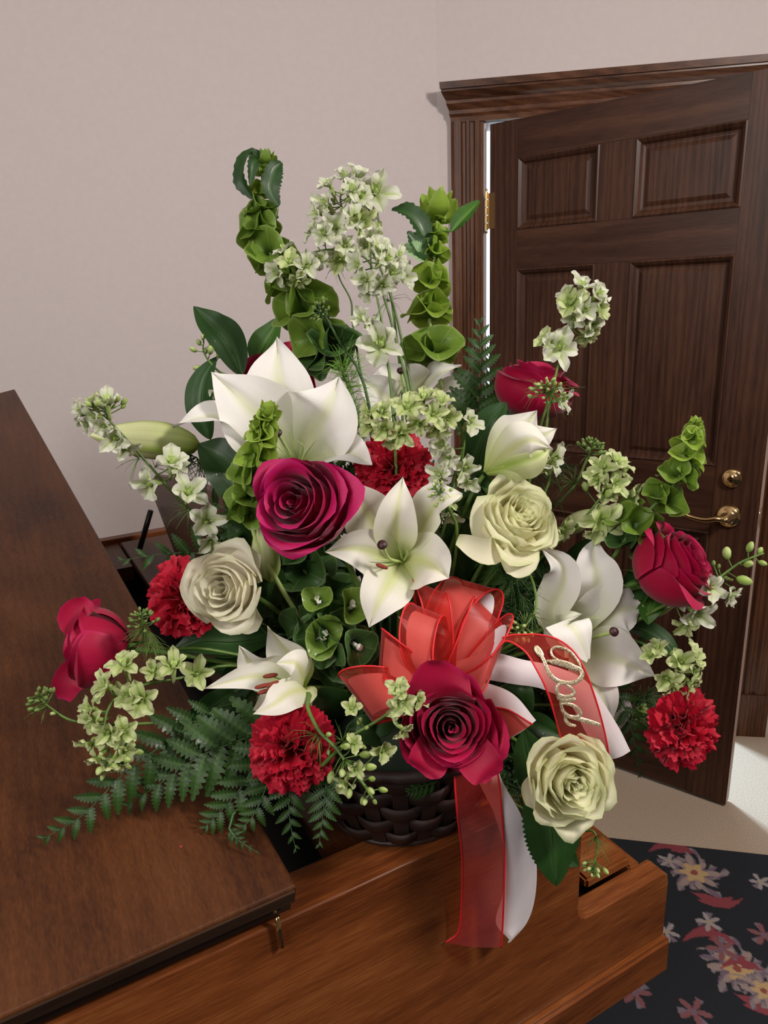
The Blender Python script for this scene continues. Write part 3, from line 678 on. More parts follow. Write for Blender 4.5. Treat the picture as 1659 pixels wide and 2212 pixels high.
lily((640, 1000, .90), [
    ([(610, 900, .865), (600, 810, .85), (598, 728, .865)], 152, dict(cup=.12)),
    ([(590, 935, .86), (530, 872, .835), (457, 803, .845)], 168, dict(cup=.12)),
    ([(670, 935, .86), (706, 885, .835), (733, 813, .845)], 178, dict(cup=.12)),
    ([(570, 965, .875), (490, 905, .85), (430, 900, .84), (372, 921, .845)], 98, dict(n=(.1, .8, .6))),
    ([(700, 985, .87), (755, 975, .84), (804, 1004, .84)], 105, dict(n=(.0, .6, .8))),
    ([(620, 1030, .86), (590, 1080, .84)], 90)],
    'largest white lily, wide open, above the magenta rose', pistil=[(640, 1002, .895), (620, 970, .86), (600, 936, .82)],
    spikes=[[(638, 995, .89), (612, 960, .86), (600, 922, .84)], [(642, 995, .89), (630, 950, .86), (623, 928, .845)], [(646, 995, .89), (655, 965, .86), (641, 952, .845)], [(636, 998, .89), (600, 965, .86), (585, 945, .84)], [(650, 998, .89), (668, 970, .865), (684, 950, .85)]], mat='lily_white', axis=(0, .25, 1))
lily((885, 880, 1.0), [
    ([(865, 850, .97), (850, 815, .955), (835, 782, .965)], 150, dict(cup=.1)),
    ([(850, 870, .97), (810, 840, .95), (775, 812, .955)], 80),
    ([(915, 840, .97), (950, 805, .95), (997, 789, .95)], 78, dict(n=(-.3, .7, .7))),
    ([(930, 860, .975), (975, 835, .955), (996, 845, .95), (996, 880, .955)], 62, dict(n=(.1, .7, .7))),
    ([(890, 905, .97), (905, 930, .96)], 90), ([(850, 900, .97), (835, 915, .96)], 80)],
    'white lily at the back near the tall stems, beside the dark fern', pistil=[(883, 875, .99), (872, 835, .955), (866, 802, .94)], mat='lily_white', axis=(0, .5, .9))
lily((868, 1212, .815), [
    ([(855, 1160, .785), (858, 1100, .765), (871, 1030, .775)], 92, dict(cup=.45)),
    ([(900, 1160, .80), (935, 1095, .785), (965, 1073, .775), (999, 1068, .78)], 92, dict(n=(-.3, .5, .8))),
    ([(905, 1210, .79), (940, 1225, .765), (970, 1250, .76)], 128, dict(cup=.2)),
    ([(850, 1245, .79), (820, 1295, .765), (797, 1356, .765)], 112, dict(cup=.15)),
    ([(825, 1200, .79), (770, 1185, .765), (702, 1192, .765)], 98, dict(cup=.25)),
    ([(820, 1150, .81), (785, 1095, .795), (742, 1035, .80)], 118, dict(cup=.1))],
    'white lily with a green throat in the very centre, touching the magenta rose', pistil=[(868, 1214, .81), (840, 1206, .775), (826, 1178, .745)],
    spikes=[[(870, 1210, .81), (862, 1180, .79), (853, 1165, .78)], [(872, 1212, .81), (880, 1195, .795), (874, 1183, .79)], [(866, 1214, .81), (835, 1210, .79), (805, 1208, .775)]],
    anthers=[((812, 1219, .772), (838, 1228, .770))], axis=(0, .0, 1))
lily((1235, 1395, .86), [
    ([(1190, 1330, .835), (1215, 1262, .82), (1212, 1218, .815), (1165, 1180, .82)], 82, dict(n=(-.4, .2, .9))),
    ([(1255, 1330, .85), (1290, 1265, .835), (1282, 1205, .84), (1288, 1160, .85)], 100, dict(n=(-.2, .0, 1))),
    ([(1285, 1360, .85), (1340, 1320, .835), (1392, 1318, .85)], 150, dict(cup=.1, ruff=.10, freq=4)),
    ([(1290, 1410, .845), (1345, 1430, .83), (1415, 1462, .84)], 130, dict(cup=.1)),
    ([(1215, 1370, .815), (1225, 1345, .795), (1250, 1370, .785), (1272, 1425, .79)], 120, dict(n=(.3, .4, .8), cup=-.1, prof=lambda t: sin(pi * min(.97, .1 + .87 * t)) ** .7)),
    ([(1265, 1455, .85), (1300, 1505, .83), (1322, 1565, .83)], 88, dict(cup=.2))],
    'white lily on the right with one long protruding pistil, behind the lettered ribbon', pistil=[(1238, 1393, .855), (1290, 1375, .815), (1325, 1365, .785)],
    spikes=[[(1245, 1385, .85), (1275, 1365, .82), (1290, 1352, .805)], [(1245, 1390, .85), (1280, 1378, .82), (1305, 1368, .80)], [(1245, 1380, .85), (1270, 1340, .83), (1295, 1335, .82)]], mat='lily_white', axis=(-.2, .0, 1))
lily((655, 1486, .80), [
    ([(600, 1470, .795), (540, 1462, .785), (439, 1488, .775)], 66, dict(cup=.4, n=(0, .3, 1))),
    ([(610, 1462, .805), (550, 1438, .79), (516, 1396, .775)], 92, dict(cup=.25, n=(-.1, -.1, 1))),
    ([(645, 1440, .80), (612, 1400, .79), (577, 1354, .775)], 96, dict(cup=.25, n=(-.35, -.1, .95))),
    ([(656, 1462, .77), (640, 1432, .755), (596, 1432, .755)], 84, dict(cup=-.3, n=(.5, .4, .8))),
    ([(662, 1488, .765), (625, 1496, .74), (588, 1522, .722), (546, 1543, .722)], 74, dict(cup=-.20, n=(.1, .5, .85))),
    ([(640, 1520, .785), (590, 1515, .77), (546, 1535, .745)], 84, dict(cup=.2, n=(-.1, .3, .9)))],
    'half-open white trumpet lily above the lower left carnation, rust anthers inside',
    anthers=[((550, 1486, .750), (588, 1477, .755)), ((556, 1498, .745), (592, 1488, .750)), ((568, 1462, .765), (600, 1457, .765)), ((574, 1484, .742), (602, 1472, .748))], axis=(-.85, .0, .3))
lily((1050, 1022, .83), [
    ([(1095, 960, .82), (1130, 925, .81), (1160, 886, .81)], 100, dict(cup=-.3)),
    ([(1110, 1000, .80), (1160, 985, .79), (1188, 968, .795)], 84, dict(cup=-.5, mat='lily_bud')),
    ([(1110, 965, .83), (1165, 945, .82), (1204, 926, .825)], 72, dict(cup=-.2)),
    ([(1100, 975, .80), (1145, 950, .785), (1190, 968, .79)], 92, dict(cup=-.5)),
    ([(1090, 1010, .81), (1135, 1008, .80), (1175, 990, .80)], 60, dict(cup=-.5, mat='lily_bud'))],
    'opening white lily bud with a green stripe, above the cream rose', axis=(.7, .7, .1))
lily((1290, 1490, .88), [([(1310, 1520, .86), (1325, 1545, .85), (1326, 1590, .85)], 85), ([(1275, 1520, .86), (1270, 1560, .85)], 80)],
    'partly hidden white lily behind the end of the lettered ribbon', mat='lily_white', axis=(.2, 0, 1))
def lily_bud(a, b, wpx, label, bend=0.0, fl=.2):
    A_, B_ = P(*a), P(*b); rt = root('lily_bud', A_, label, 'lily bud'); s = wpx * (a[2] + b[2]) / 2 / F_PX / 2
    ax = (B_ - A_); mid = A_.lerp(B_, .5) + CU * bend
    c = curve([A_, mid, B_], 17)
    for k in range(3):
        th = k * 2 * pi / 3 + .5; m_ = MB(); vs = []; uv = []; n = 10; ref = ax.normalized().orthogonal().normalized(); bi = ax.normalized().cross(ref)
        for j, p in enumerate(c):
            t = j / 16; w_ = s * (sin(pi * t ** (1 - fl)) ** .75 * .95 + .05 * (1 - t))
            for i in range(n + 1):
                a_ = th + (i / n - .5) * 2 * pi / 3 * 1.04; g = 1 - .14 * (abs(i / n - .5) * 2) ** 3 + .04 * cos((i / n - .5) * 20)
                vs.append(p + (ref * cos(a_) + bi * sin(a_)) * w_ * g); uv.append((i / n, t))
        m_.add(vs, [(j * (n + 1) + i, j * (n + 1) + i + 1, (j + 1) * (n + 1) + i + 1, (j + 1) * (n + 1) + i) for j in range(16) for i in range(n)], uv)
        m_.obj('petal', M['lily_bud'], rt, A_)
    stem_to(A_ + ax.normalized() * .002, -ax, rt, A_, .0028)
lily_bud((434, 962, .90), (192, 940, .85), 86, 'long closed green-white lily bud reaching left towards the wall')
lily_bud((585, 1262, .84), (562, 1120, .80), 62, 'closed green lily bud upright below the magenta rose')
lily_bud((1210, 1150, .90), (1298, 1100, .87), 44, 'slim pale lily bud behind the cream rose, beside the right larkspur')
lily_bud((1385, 1330, .90), (1470, 1296, .86), 34, 'slim pale green lily bud under the rightmost rose')

# ------------------------------------------------------------------ larkspur
def floret_meshes(tag_, mat, k):
    rr = random.Random(k); out = []
    m_ = MB(); m_.tube([(0, 0, -.25), (.0, -.18, -.55), (.0, -.30, -1.0), (0, -.28, -1.35)], lambda t: .17 * (1 - t) ** .8 + .03, 7)
    m_.lathe([(0, .28), (.10, .24), (.15, .10), (.12, -.05), (.16, -.25), (0, -.30)], 9); core = m_.mesh('floret')
    core.materials.append(M['lark_green'])
    pets = []
    for v in range(2):
        m_ = MB(); blade(m_, [(0, 0, -.15), (.42, 0, .02 + .08 * v), (.80, 0, .16 - .12 * v), (1.05, 0, .02 + .14 * v)], .39 + .07 * v, Vector((0, 0, 1)), prof=lambda t: max(.0, sin(pi * min(.985, .08 + t * .90)) ** .85), nv=9, nu=6, cup=.25 + .2 * v, ruff=.14, freq=2.5, ph=rr.random() * 6, vein=.1)
        me = m_.mesh('petal'); me.materials.append(M[mat]); pets.append(me)
    m_ = MB()
    for s_ in (-1, 1): blade(m_, [(0, 0, .05), (.10 * s_, .14, .25), (.20 * s_, .20, .45)], .13, Vector((0, -.5, 1)), nv=6, nu=4, cup=.4)
    bee = m_.mesh('floret_centre'); bee.materials.append(M['filament'])
    return core, pets, bee
FLO = {0: floret_meshes('w', 'lark', 1), 1: floret_meshes('g', 'lark_green', 2)}
def bud_mesh():
    m_ = MB(); m_.lathe([(0, -.1), (.20, 0), (.40, .35), (.43, .70), (.34, 1.05), (.16, 1.3), (0, 1.36)], 8)
    m_.v = [Vector((v.x * (1 + .10 * cos(3 * math.atan2(v.y, v.x))), v.y * (1 + .10 * cos(3 * math.atan2(v.y, v.x))), v.z)) for v in m_.v]
    return m_
BUD = bud_mesh().mesh('bud'); BUD.materials.append(M['bud']); BUDD = bud_mesh().mesh('bud_small'); BUDD.materials.append(M['bud_dark'])
def put_floret(rt, org, p, dirv, size, green, rr, openn=1.0):
    core, pets, bee = FLO[green]; m4 = Matrix.Translation(p - org) @ frame(dirv, rr.uniform(-.5, .5)) @ Matrix.Scale(size, 4)
    f = link('floret', core, None, rt, m4)
    for k in range(5):
        tilt = (1 - openn) * 1.1 + rr.uniform(-.25, .65)
        link('petal', pets[k % 2], None, f, Matrix.Rotation(k * 1.2566 + rr.uniform(-.12, .12) + .3, 4, 'Z') @ Matrix.Rotation(-tilt, 4, 'Y') @ Matrix.Diagonal((rr.uniform(.85, 1.25), rr.uniform(.7, 1.1), 1, 1)))
    link('floret_centre', bee, None, f, Matrix.Rotation(rr.uniform(-.3, .3), 4, 'Z'))
def hairs(mb, p, up, L, n, rr, r=.0004, spread=1.0, curl=.4, branch=0):
    for i in range(n):
        a = rr.uniform(0, 6.28); up = Vector(up).normalized(); o_ = up.orthogonal().normalized(); b_ = up.cross(o_)
        d = (up * rr.uniform(.2, 1) + (o_ * cos(a) + b_ * sin(a)) * spread * rr.uniform(.5, 1.1)).normalized(); l = L * rr.uniform(.55, 1.1)
        dn = Vector((0, 0, -1)) * curl * l * rr.uniform(.2, 1.3); q = p + d * l * .5
        mb.tube([p, p + d * l * .3, p + d * l * .62 + dn * .25, p + d * l * .9 + dn], lambda t: r * (1 - .7 * t), 4)
        for k in range(branch):
            dd = (d + Vector((rr.uniform(-1, 1), rr.uniform(-1, 1), rr.uniform(-1, 1))) * .7).normalized(); q0 = p + d * l * (.25 + .2 * k)
            mb.tube([q0, q0 + dd * l * .25, q0 + dd * l * .45 + dn * .3], lambda t: r * .8 * (1 - .7 * t), 4)
def larkspur(path, label, flor=(), auto=None, buds=None, hair=(), seed=1, size=36, rstem=.0020, tofoam=True, green=0, sm='stem', group=None, cat='larkspur'):
    """path: photo pixels with distances, from the base to the tip. flor: (px, py, d, dx, dy, dz[, size]); auto: (t0, t1, n, spread px, size)."""
    rr = random.Random(seed); pts = [P(*q) for q in path]; org = pts[0]; rt = root('larkspur', org, label, cat, group)
    c = curve(pts, 30); full = list(c)
    if tofoam:
        d0 = (c[0] - c[1]).normalized(); t_ = FC + Vector((rr.uniform(-.04, .04), rr.uniform(-.03, .04), 0)); L = (c[0] - t_).length
        pre = [(c[0] + d0 * L * .35 * t).lerp(t_, t * t * (3 - 2 * t)) for t in [i / 10 for i in range(10, 0, -1)]]; full = pre + full
    MB().tube(full, lambda t: rstem * (1.1 - .6 * t), 7).obj('stem', M[sm], rt, org)
    dm = sum(q[2] for q in path) / len(path); px = dm / F_PX; tw = MB()
    def at(t): f_ = t * 29; i = min(28, int(f_)); return c[i].lerp(c[i + 1], f_ - i), (c[i + 1] - c[i]).normalized()
    def nearest(p): return min(c, key=lambda q: (q - p).length)
    for f_ in flor:
        p = P(*f_[:3]); sz = (f_[6] if len(f_) > 6 else size) * px / 2 * 1.32; dv = V(*f_[3:6]).normalized(); put_floret(rt, org, p, dv, sz, green if rr.random() < .8 else 1, rr)
        tw.tube(curve([nearest(p), (nearest(p) + p) / 2 - Vector((0, 0, .003)), p - dv * sz * .3], 6), .0008, 5)
    for (t0, t1, n, spread, sz_) in (auto or []):
        for i in range(n):
            t = t0 + (t1 - t0) * (i + .5) / n; p, T = at(t); a = i * 2.399 + seed; o_ = T.cross(CN).normalized(); b_ = T.cross(o_)
            dr = (o_ * cos(a) + b_ * sin(a)); p2 = p + dr * spread * px * rr.uniform(.55, 1.0) + T * px * 6; sz = sz_ * px / 2 * 1.15 * rr.uniform(.85, 1.1) * (1 - .25 * (t - t0) / max(.01, t1 - t0) * (t1 > .95))
            dv = (dr * 1.0 + CN * .55 + T * .35).normalized(); put_floret(rt, org, p2, dv, sz, 1 if (green or rr.random() < .3 + .4 * t) else 0, rr, rr.uniform(.5, 1))
            tw.tube(curve([p - T * px * 4, (p + p2) / 2 - T * px * 3, p2 - dv * sz * .3], 6), .0008, 5)
    for (t0, t1, n, spread, sz_, dark) in (buds or []):
        for i in range(n):
            t = t0 + (t1 - t0) * (i + .5) / n; p, T = at(min(1, t)); a = i * 2.399 + seed * 2; o_ = T.cross(CN).normalized(); b_ = T.cross(o_)
            q = (i + 1) / n; dr = (o_ * cos(a) + b_ * sin(a)); sp = spread * px * (1 - .6 * q); p2 = p + dr * sp + T * sp * .3 + T * (t - min(1, t)) * 0
            dv = (dr * (1 - .4 * q) + T * .6).normalized(); sz = sz_ * px / 1.3 * rr.uniform(.8, 1.15) * (1 - .35 * q)
            link('bud', BUDD if dark else BUD, None, rt, Matrix.Translation(p2 - org) @ frame(dv) @ Matrix.Scale(sz, 4)); tw.tube([p, (p + p2) / 2, p2 + dv * sz * .1], .0007, 4)
    for h in hair: hairs(tw, P(*h[:3]), V(*h[3:6]), h[6] * px, h[7], rr, .00042)
    if tw.v: tag(tw.obj('twiglet', M[sm], rt, org), kind='stuff')
    return rt
# tall group against the wall
larkspur([(880, 830, .93), (835, 660, .93), (800, 570, .92), (760, 545, .91), (700, 540, .91), (640, 560, .90), (600, 580, .90)], 'arching white larkspur at the top centre whose tip bends left over the green bells',
    flor=[(600, 590, .89, -.6, -.4, .8, 44), (628, 568, .885, -.2, .2, 1, 44), (662, 575, .885, .3, -.3, 1, 42), (612, 540, .90, -.4, .8, .5, 42), (645, 605, .89, .1, -.9, .5, 38), (690, 560, .89, .2, -.6, .8, 34), (675, 500, .90, -.7, .4, .6, 44), (700, 505, .885, -.2, -.1, 1, 46), (735, 560, .89, 0, -.8, .6, 42), (745, 530, .89, .3, -.3, .9, 40)], seed=2)
larkspur([(890, 850, .95), (860, 700, .95), (830, 600, .94), (790, 520, .92), (750, 470, .91), (735, 430, .91), (750, 395, .92), (775, 380, .92)], 'densest white larkspur cluster at the top centre, green buds in its middle',
    flor=[(712, 400, .90, -.5, .6, .6, 42), (745, 385, .91, -.1, .9, .5, 44), (772, 382, .91, .3, .8, .6, 46), (705, 440, .895, -.7, .1, .8, 46), (688, 460, .90, -.9, 0, .5, 40), (780, 425, .895, .5, .1, .9, 46), (760, 410, .885, .1, .3, 1, 40), (765, 470, .885, .4, -.2, .9, 44), (782, 478, .89, .5, -.5, .8, 46), (725, 490, .885, -.1, -.5, .9, 44), (805, 500, .90, .7, -.4, .6, 40), (790, 530, .91, .5, -.7, .6, 36)],
    buds=[(.55, .75, 14, 26, 13, 0)], seed=3, green=0)
larkspur([(868, 830, .97), (845, 640, .97), (822, 500, .96), (812, 440, .95), (812, 420, .95)], 'straight larkspur with one white flower standing alone at its top, in front of the wall',
    flor=[(812, 415, .94, 0, .2, 1, 66), (800, 455, .95, -.4, -.6, .7, 40)], hair=[(838, 650, .965, 0, -.2, .6, 70, 16)], seed=4)
larkspur([(848, 880, .84), (840, 800, .84), (822, 680, .85), (803, 590, .86), (800, 545, .86)], 'white larkspur with a bare lower stalk crossing in front of the back lily',
    flor=[(822, 745, .83, .1, .1, 1, 74), (775, 575, .85, -.6, 0, .8, 46), (790, 605, .845, -.4, -.3, .8, 44), (818, 540, .85, .3, .5, .8, 48), (800, 510, .85, -.1, .9, .5, 40), (835, 560, .85, .6, .1, .7, 46), (845, 590, .855, .5, -.2, .8, 48), (868, 600, .86, .8, -.1, .5, 50), (825, 615, .85, .2, -.6, .8, 44), (860, 555, .865, .5, .4, .7, 44), (770, 560, .86, -.7, .5, .5, 36), (795, 630, .86, -.5, -.6, .6, 40), (785, 690, .85, -.5, .3, .8, 44), (800, 700, .85, .2, -.3, .9, 36)], seed=5)
larkspur([(780, 810, .96), (762, 700, .96), (758, 650, .955), (735, 605, .95), (722, 565, .94)], 'thin crooked larkspur stalk against the wall, hidden at the top by white flowers',
    flor=[(728, 555, .93, -.1, -.6, .8, 40)], buds=[(.86, .93, 2, 18, 15, 1)], hair=[(724, 575, .94, 0, -.3, .5, 42, 9)], seed=6, rstem=.0017)
larkspur([(770, 790, .88), (738, 745, .87), (712, 700, .86), (700, 678, .855), (690, 672, .85)], 'small olive berry-like larkspur tip beside the arching green bells',
    buds=[(.80, 1.0, 18, 24, 12, 1), (.55, .75, 3, 26, 15, 1)], hair=[(700, 680, .85, 0, .3, .8, 26, 10), (740, 745, .87, .4, .1, .5, 40, 14)], seed=7, sm='stem_dark')
# drooping group over the upper carnation
larkspur([(990, 1000, .84), (1000, 950, .83), (985, 905, .81), (940, 878, .80), (890, 880, .795), (840, 900, .79), (800, 895, .79)], 'drooping greenish-white larkspur arching over the upper carnation',
    flor=[(795, 895, .785, -.8, .2, .6, 44), (800, 920, .785, -.6, -.3, .8, 40), (825, 890, .78, -.2, .6, .8, 44), (832, 925, .775, 0, -.3, 1, 48), (868, 935, .775, .1, -.7, .8, 44), (880, 880, .775, 0, .4, 1, 52), (905, 915, .775, 0, -.7, .7, 42), (915, 860, .785, .1, .8, .6, 40), (935, 895, .775, .2, 0, 1, 44), (950, 870, .78, .3, .7, .7, 42), (965, 905, .785, .4, -.2, .9, 44), (845, 950, .785, -.2, -.9, .4, 34), (945, 925, .79, .1, -.6, .8, 40)], seed=8, green=1)
larkspur([(965, 1120, .84), (985, 1050, .84), (1000, 980, .83), (1005, 930, .83), (1010, 900, .83)], 'white larkspur standing right of the upper carnation',
    flor=[(1015, 912, .82, .6, .3, .7, 52), (955, 960, .81, -.5, 0, .9, 48), (968, 985, .81, -.2, -.6, .8, 44), (1005, 1010, .82, .5, -.4, .8, 46), (948, 1025, .815, -.6, .1, .8, 44), (1010, 1040, .82, .4, -.7, .6, 40), (975, 1110, .82, .1, -.8, .6, 42), (965, 1080, .82, .4, .2, .9, 40)], seed=9)
larkspur([(985, 1130, .80), (965, 1090, .79), (948, 1065, .78), (938, 1050, .775)], 'small green bud tip in front of the standing larkspur, right of the upper carnation',
    buds=[(.4, 1.0, 16, 22, 12, 0)], hair=[(950, 1060, .78, .6, .2, .4, 44, 12)], seed=10)
larkspur([(1190, 1010, .86), (1180, 930, .855), (1195, 840, .85), (1208, 780, .85), (1232, 720, .85), (1252, 660, .85), (1260, 630, .85)], 'tall white larkspur in front of the upper door panels',
    flor=[(1207, 752, .84, 0, .1, 1, 66), (1180, 735, .845, -.7, .3, .7, 46), (1232, 655, .84, -.3, 0, 1, 56), (1255, 620, .84, 0, .6, .8, 46), (1290, 638, .84, .6, .4, .8, 52), (1290, 668, .84, .7, -.2, .8, 46), (1262, 670, .835, .2, -.3, 1, 44), (1280, 700, .845, .6, -.5, .7, 48), (1270, 725, .85, .3, -.8, .5, 42), (1238, 688, .845, -.2, -.6, .8, 36), (1225, 640, .85, -.7, .3, .6, 38), (1215, 862, .85, .8, -.1, .5, 46)], seed=12)
larkspur([(1150, 1020, .84), (1165, 930, .83), (1180, 880, .82), (1182, 850, .81), (1178, 830, .805)], 'round green larkspur bud tip with hair-thin bracts in front of the upper right rose',
    buds=[(.65, 1.0, 24, 34, 13, 0)], hair=[(1180, 850, .81, 0, .2, .6, 85, 34)], seed=13)
larkspur([(1130, 1080, .86), (1105, 980, .85), (1100, 930, .845), (1110, 915, .84)], 'small white larkspur beside the long dark leaf, below the upper right rose',
    flor=[(1100, 925, .835, -.5, .5, .7, 48), (1195, 990, .85, .6, -.1, .8, 50), (1180, 1005, .85, .1, -.6, .8, 38)], seed=14)
# left side
larkspur([(500, 1200, .85), (440, 1130, .83), (370, 1060, .81), (310, 990, .80), (265, 940, .79), (235, 905, .785), (225, 875, .785)], 'white larkspur leaning far left, dense green-white tip beside the long lily bud',
    flor=[(250, 945, .775, .1, -.4, 1, 56), (270, 965, .78, .2, -.8, .6, 42), (180, 885, .78, -.9, .1, .5, 46), (195, 870, .78, -.7, .6, .5, 44), (205, 900, .775, -.6, -.3, .8, 46), (232, 868, .775, .1, .8, .7, 48), (185, 915, .78, -.7, -.5, .6, 40), (225, 920, .77, 0, -.4, .9, 40), (370, 1000, .80, .3, .6, .8, 56), (325, 1045, .79, -.4, -.4, .9, 58), (405, 1065, .80, .4, .3, .8, 60), (445, 1125, .81, .5, -.2, .8, 62), (455, 1170, .82, .2, -.5, .8, 46), (385, 1010, .81, .4, .5, .6, 40)],
    buds=[(.86, 1.0, 16, 46, 18, 0)], hair=[(300, 990, .80, -.3, -.2, .5, 70, 12), (410, 1100, .81, -.6, -.3, .5, 70, 16), (335, 1010, .80, .5, .3, .3, 50, 8)], seed=15)
larkspur([(560, 820, .97), (490, 810, .96), (460, 790, .955), (440, 760, .95), (440, 735, .95)], 'slender larkspur of pale closed buds left of the largest lily', buds=[(.45, .98, 8, 26, 22, 0)], seed=16, flor=[(472, 852, .94, -.6, -.2, .6, 30)])
larkspur([(470, 1440, .80), (400, 1462, .775), (330, 1475, .755), (275, 1490, .745), (240, 1520, .735), (225, 1570, .725), (235, 1620, .72), (250, 1655, .715)], 'white larkspur curling down over the piano lid at the lower left',
    flor=[(425, 1455, .78, .3, .1, .9, 56), (375, 1440, .76, .2, .8, .6, 54), (268, 1435, .745, -.1, .8, .6, 56), (330, 1450, .755, .2, .4, .8, 40), (230, 1480, .735, -.5, .5, .8, 56), (305, 1510, .735, .2, -.2, 1, 60), (275, 1505, .735, -.2, 0, 1, 50), (195, 1530, .73, -.8, .2, .6, 46), (200, 1555, .72, -.5, -.1, .9, 50), (235, 1580, .71, 0, -.2, 1, 46), (265, 1580, .715, .6, -.1, .8, 50), (195, 1605, .715, -.5, -.5, .8, 50), (215, 1635, .71, -.3, -.8, .6, 48), (245, 1650, .705, .1, -.9, .6, 46), (270, 1620, .71, .6, -.4, .6, 40)],
    buds=[(.9, 1.0, 6, 46, 24, 0)], seed=17, green=1)
larkspur([(480, 1560, .80), (380, 1560, .775), (250, 1565, .75), (160, 1558, .73), (110, 1530, .72), (78, 1500, .715)], 'thin green bud tip farthest left, crossing the piano lid', buds=[(.84, 1.0, 20, 26, 15, 1), (.72, .76, 1, 14, 18, 0)], hair=[(100, 1530, .72, -.3, -.6, .3, 60, 7)], seed=18)
larkspur([(420, 1400, .80), (350, 1400, .78), (320, 1370, .765), (308, 1345, .755), (303, 1325, .75)], 'feathery green bud tip between the side-on rose and the left carnation', buds=[(.62, 1.0, 22, 26, 13, 1)], hair=[(312, 1360, .76, 0, -.5, .5, 60, 46), (330, 1385, .77, 0, -.5, .3, 60, 30)], seed=19)
# right side
larkspur([(1150, 1220, .88), (1215, 1165, .87), (1265, 1115, .855), (1300, 1070, .85), (1315, 1030, .845), (1320, 990, .845)], 'white larkspur leaning right between the cream rose and the curved bells',
    flor=[(1300, 1125, .835, 0, -.1, 1, 62), (1285, 1150, .84, -.2, -.7, .7, 44), (1365, 1065, .84, .8, -.2, .6, 54), (1300, 1010, .835, -.3, .3, .9, 52), (1335, 1000, .835, .4, .8, .6, 52), (1290, 1035, .835, -.6, 0, .8, 40), (1330, 1045, .83, .3, 0, 1, 44), (1345, 1020, .84, .7, .3, .6, 42), (1310, 1060, .83, 0, -.5, .9, 40), (1180, 1165, .84, .3, .2, 1, 44), (1215, 1145, .85, .5, -.3, .8, 44)],
    buds=[(.50, .75, 6, 44, 28, 0)], seed=20, green=1)
larkspur([(1120, 1170, .90), (1180, 1110, .89), (1240, 1050, .885), (1268, 990, .88), (1285, 955, .875)], 'dark bud tip with feathery foliage in front of the door, left of the curved bells',
    buds=[(.78, 1.0, 22, 26, 15, 1)], hair=[(1240, 1045, .885, -.3, .4, .5, 70, 26), (1190, 1100, .89, -.5, .3, .4, 90, 26), (1268, 985, .88, -.7, .1, .5, 40, 8)], seed=21, rstem=.0024)
larkspur([(1360, 1350, .86), (1430, 1310, .83), (1500, 1280, .81), (1550, 1250, .80), (1600, 1215, .795), (1650, 1195, .79)], 'larkspur with sparse pale buds reaching past the rightmost rose to the door casing',
    flor=[(1535, 1270, .79, .1, .1, 1, 46), (1505, 1325, .80, .1, -.4, 1, 60), (1480, 1350, .805, -.3, -.7, .7, 42), (1580, 1285, .79, .8, -.3, .5, 40), (1460, 1290, .82, -.2, .5, .8, 44), (1575, 1288, .795, .5, -.6, .5, 34)], buds=[(.66, .98, 7, 26, 30, 0), (.60, .64, 6, 34, 14, 1)], seed=22, rstem=.0024)
larkspur([(1330, 1370, .88), (1400, 1395, .85), (1450, 1425, .83), (1480, 1455, .815)], 'greenish larkspur cluster resting above the far right carnation',
    flor=[(1405, 1415, .82, -.5, .5, .8, 36), (1420, 1400, .82, -.2, .8, .7, 36), (1500, 1420, .805, .6, .5, .7, 50), (1470, 1430, .805, .1, .3, 1, 46), (1440, 1465, .80, -.3, -.3, .9, 44), (1490, 1475, .80, .4, -.6, .7, 46), (1455, 1490, .80, -.1, -.8, .6, 38), (1500, 1450, .80, .7, -.1, .6, 38)], buds=[(.5, .95, 6, 34, 20, 0)], seed=23, green=1)
larkspur([(640, 1505, .77), (668, 1500, .755), (665, 1530, .74), (690, 1580, .72), (725, 1615, .71), (750, 1650, .70), (790, 1700, .695), (805, 1725, .69)], 'bright green larkspur tip hanging over the basket, closed buds at its end',
    buds=[(.60, .98, 13, 40, 26, 0), (.45, .60, 3, 24, 20, 0)], flor=[(765, 1605, .695, .3, .2, 1, 32), (745, 1690, .695, -.4, -.7, .7, 42), (825, 1620, .70, .6, -.1, .8, 44), (770, 1660, .69, .1, 0, 1, 32)], hair=[(690, 1590, .72, -.8, -.3, .4, 90, 16), (745, 1640, .70, .1, -.5, .4, 60, 18), (740, 1600, .71, -.3, .5, .4, 60, 14)], seed=24, green=1, rstem=.0026)
larkspur([(700, 1650, .73), (735, 1615, .72), (760, 1590, .71), (810, 1560, .705), (845, 1535, .70), (862, 1510, .70)], 'larkspur shoot with green-white flowers lying across the lowest ribbon loop',
    flor=[(862, 1490, .69, 0, .7, .8, 44), (868, 1515, .685, .1, 0, 1, 50), (855, 1530, .69, -.3, -.3, .9, 40), (760, 1530, .70, 0, .4, .9, 34), (905, 1512, .70, .6, .3, .7, 32), (870, 1575, .69, .5, -.5, .7, 40)], buds=[(.35, .55, 3, 30, 24, 0), (.9, 1, 3, 28, 22, 0)], seed=25, green=1, rstem=.0024, tofoam=True)
larkspur([(1120, 1200, .84), (1150, 1255, .81), (1158, 1310, .79), (1140, 1345, .775), (1115, 1370, .765)], 'nodding green bud tip touching the top edge of the lettered ribbon',
    buds=[(.82, 1.0, 20, 24, 14, 0)], hair=[(1135, 1350, .775, -.3, .4, .4, 60, 22), (1150, 1330, .78, .4, -.3, .4, 55, 10)], seed=26)
larkspur([(1240, 1800, .80), (1280, 1795, .79), (1290, 1825, .785), (1285, 1860, .78), (1278, 1885, .775)], 'wispy green bud tip hanging over the notch of the piano arm', buds=[(.75, 1.0, 12, 20, 14, 0)], hair=[(1285, 1810, .785, 0, -.2, .4, 55, 16), (1285, 1860, .78, -.2, 0, .4, 40, 10)], seed=27, rstem=.0014)
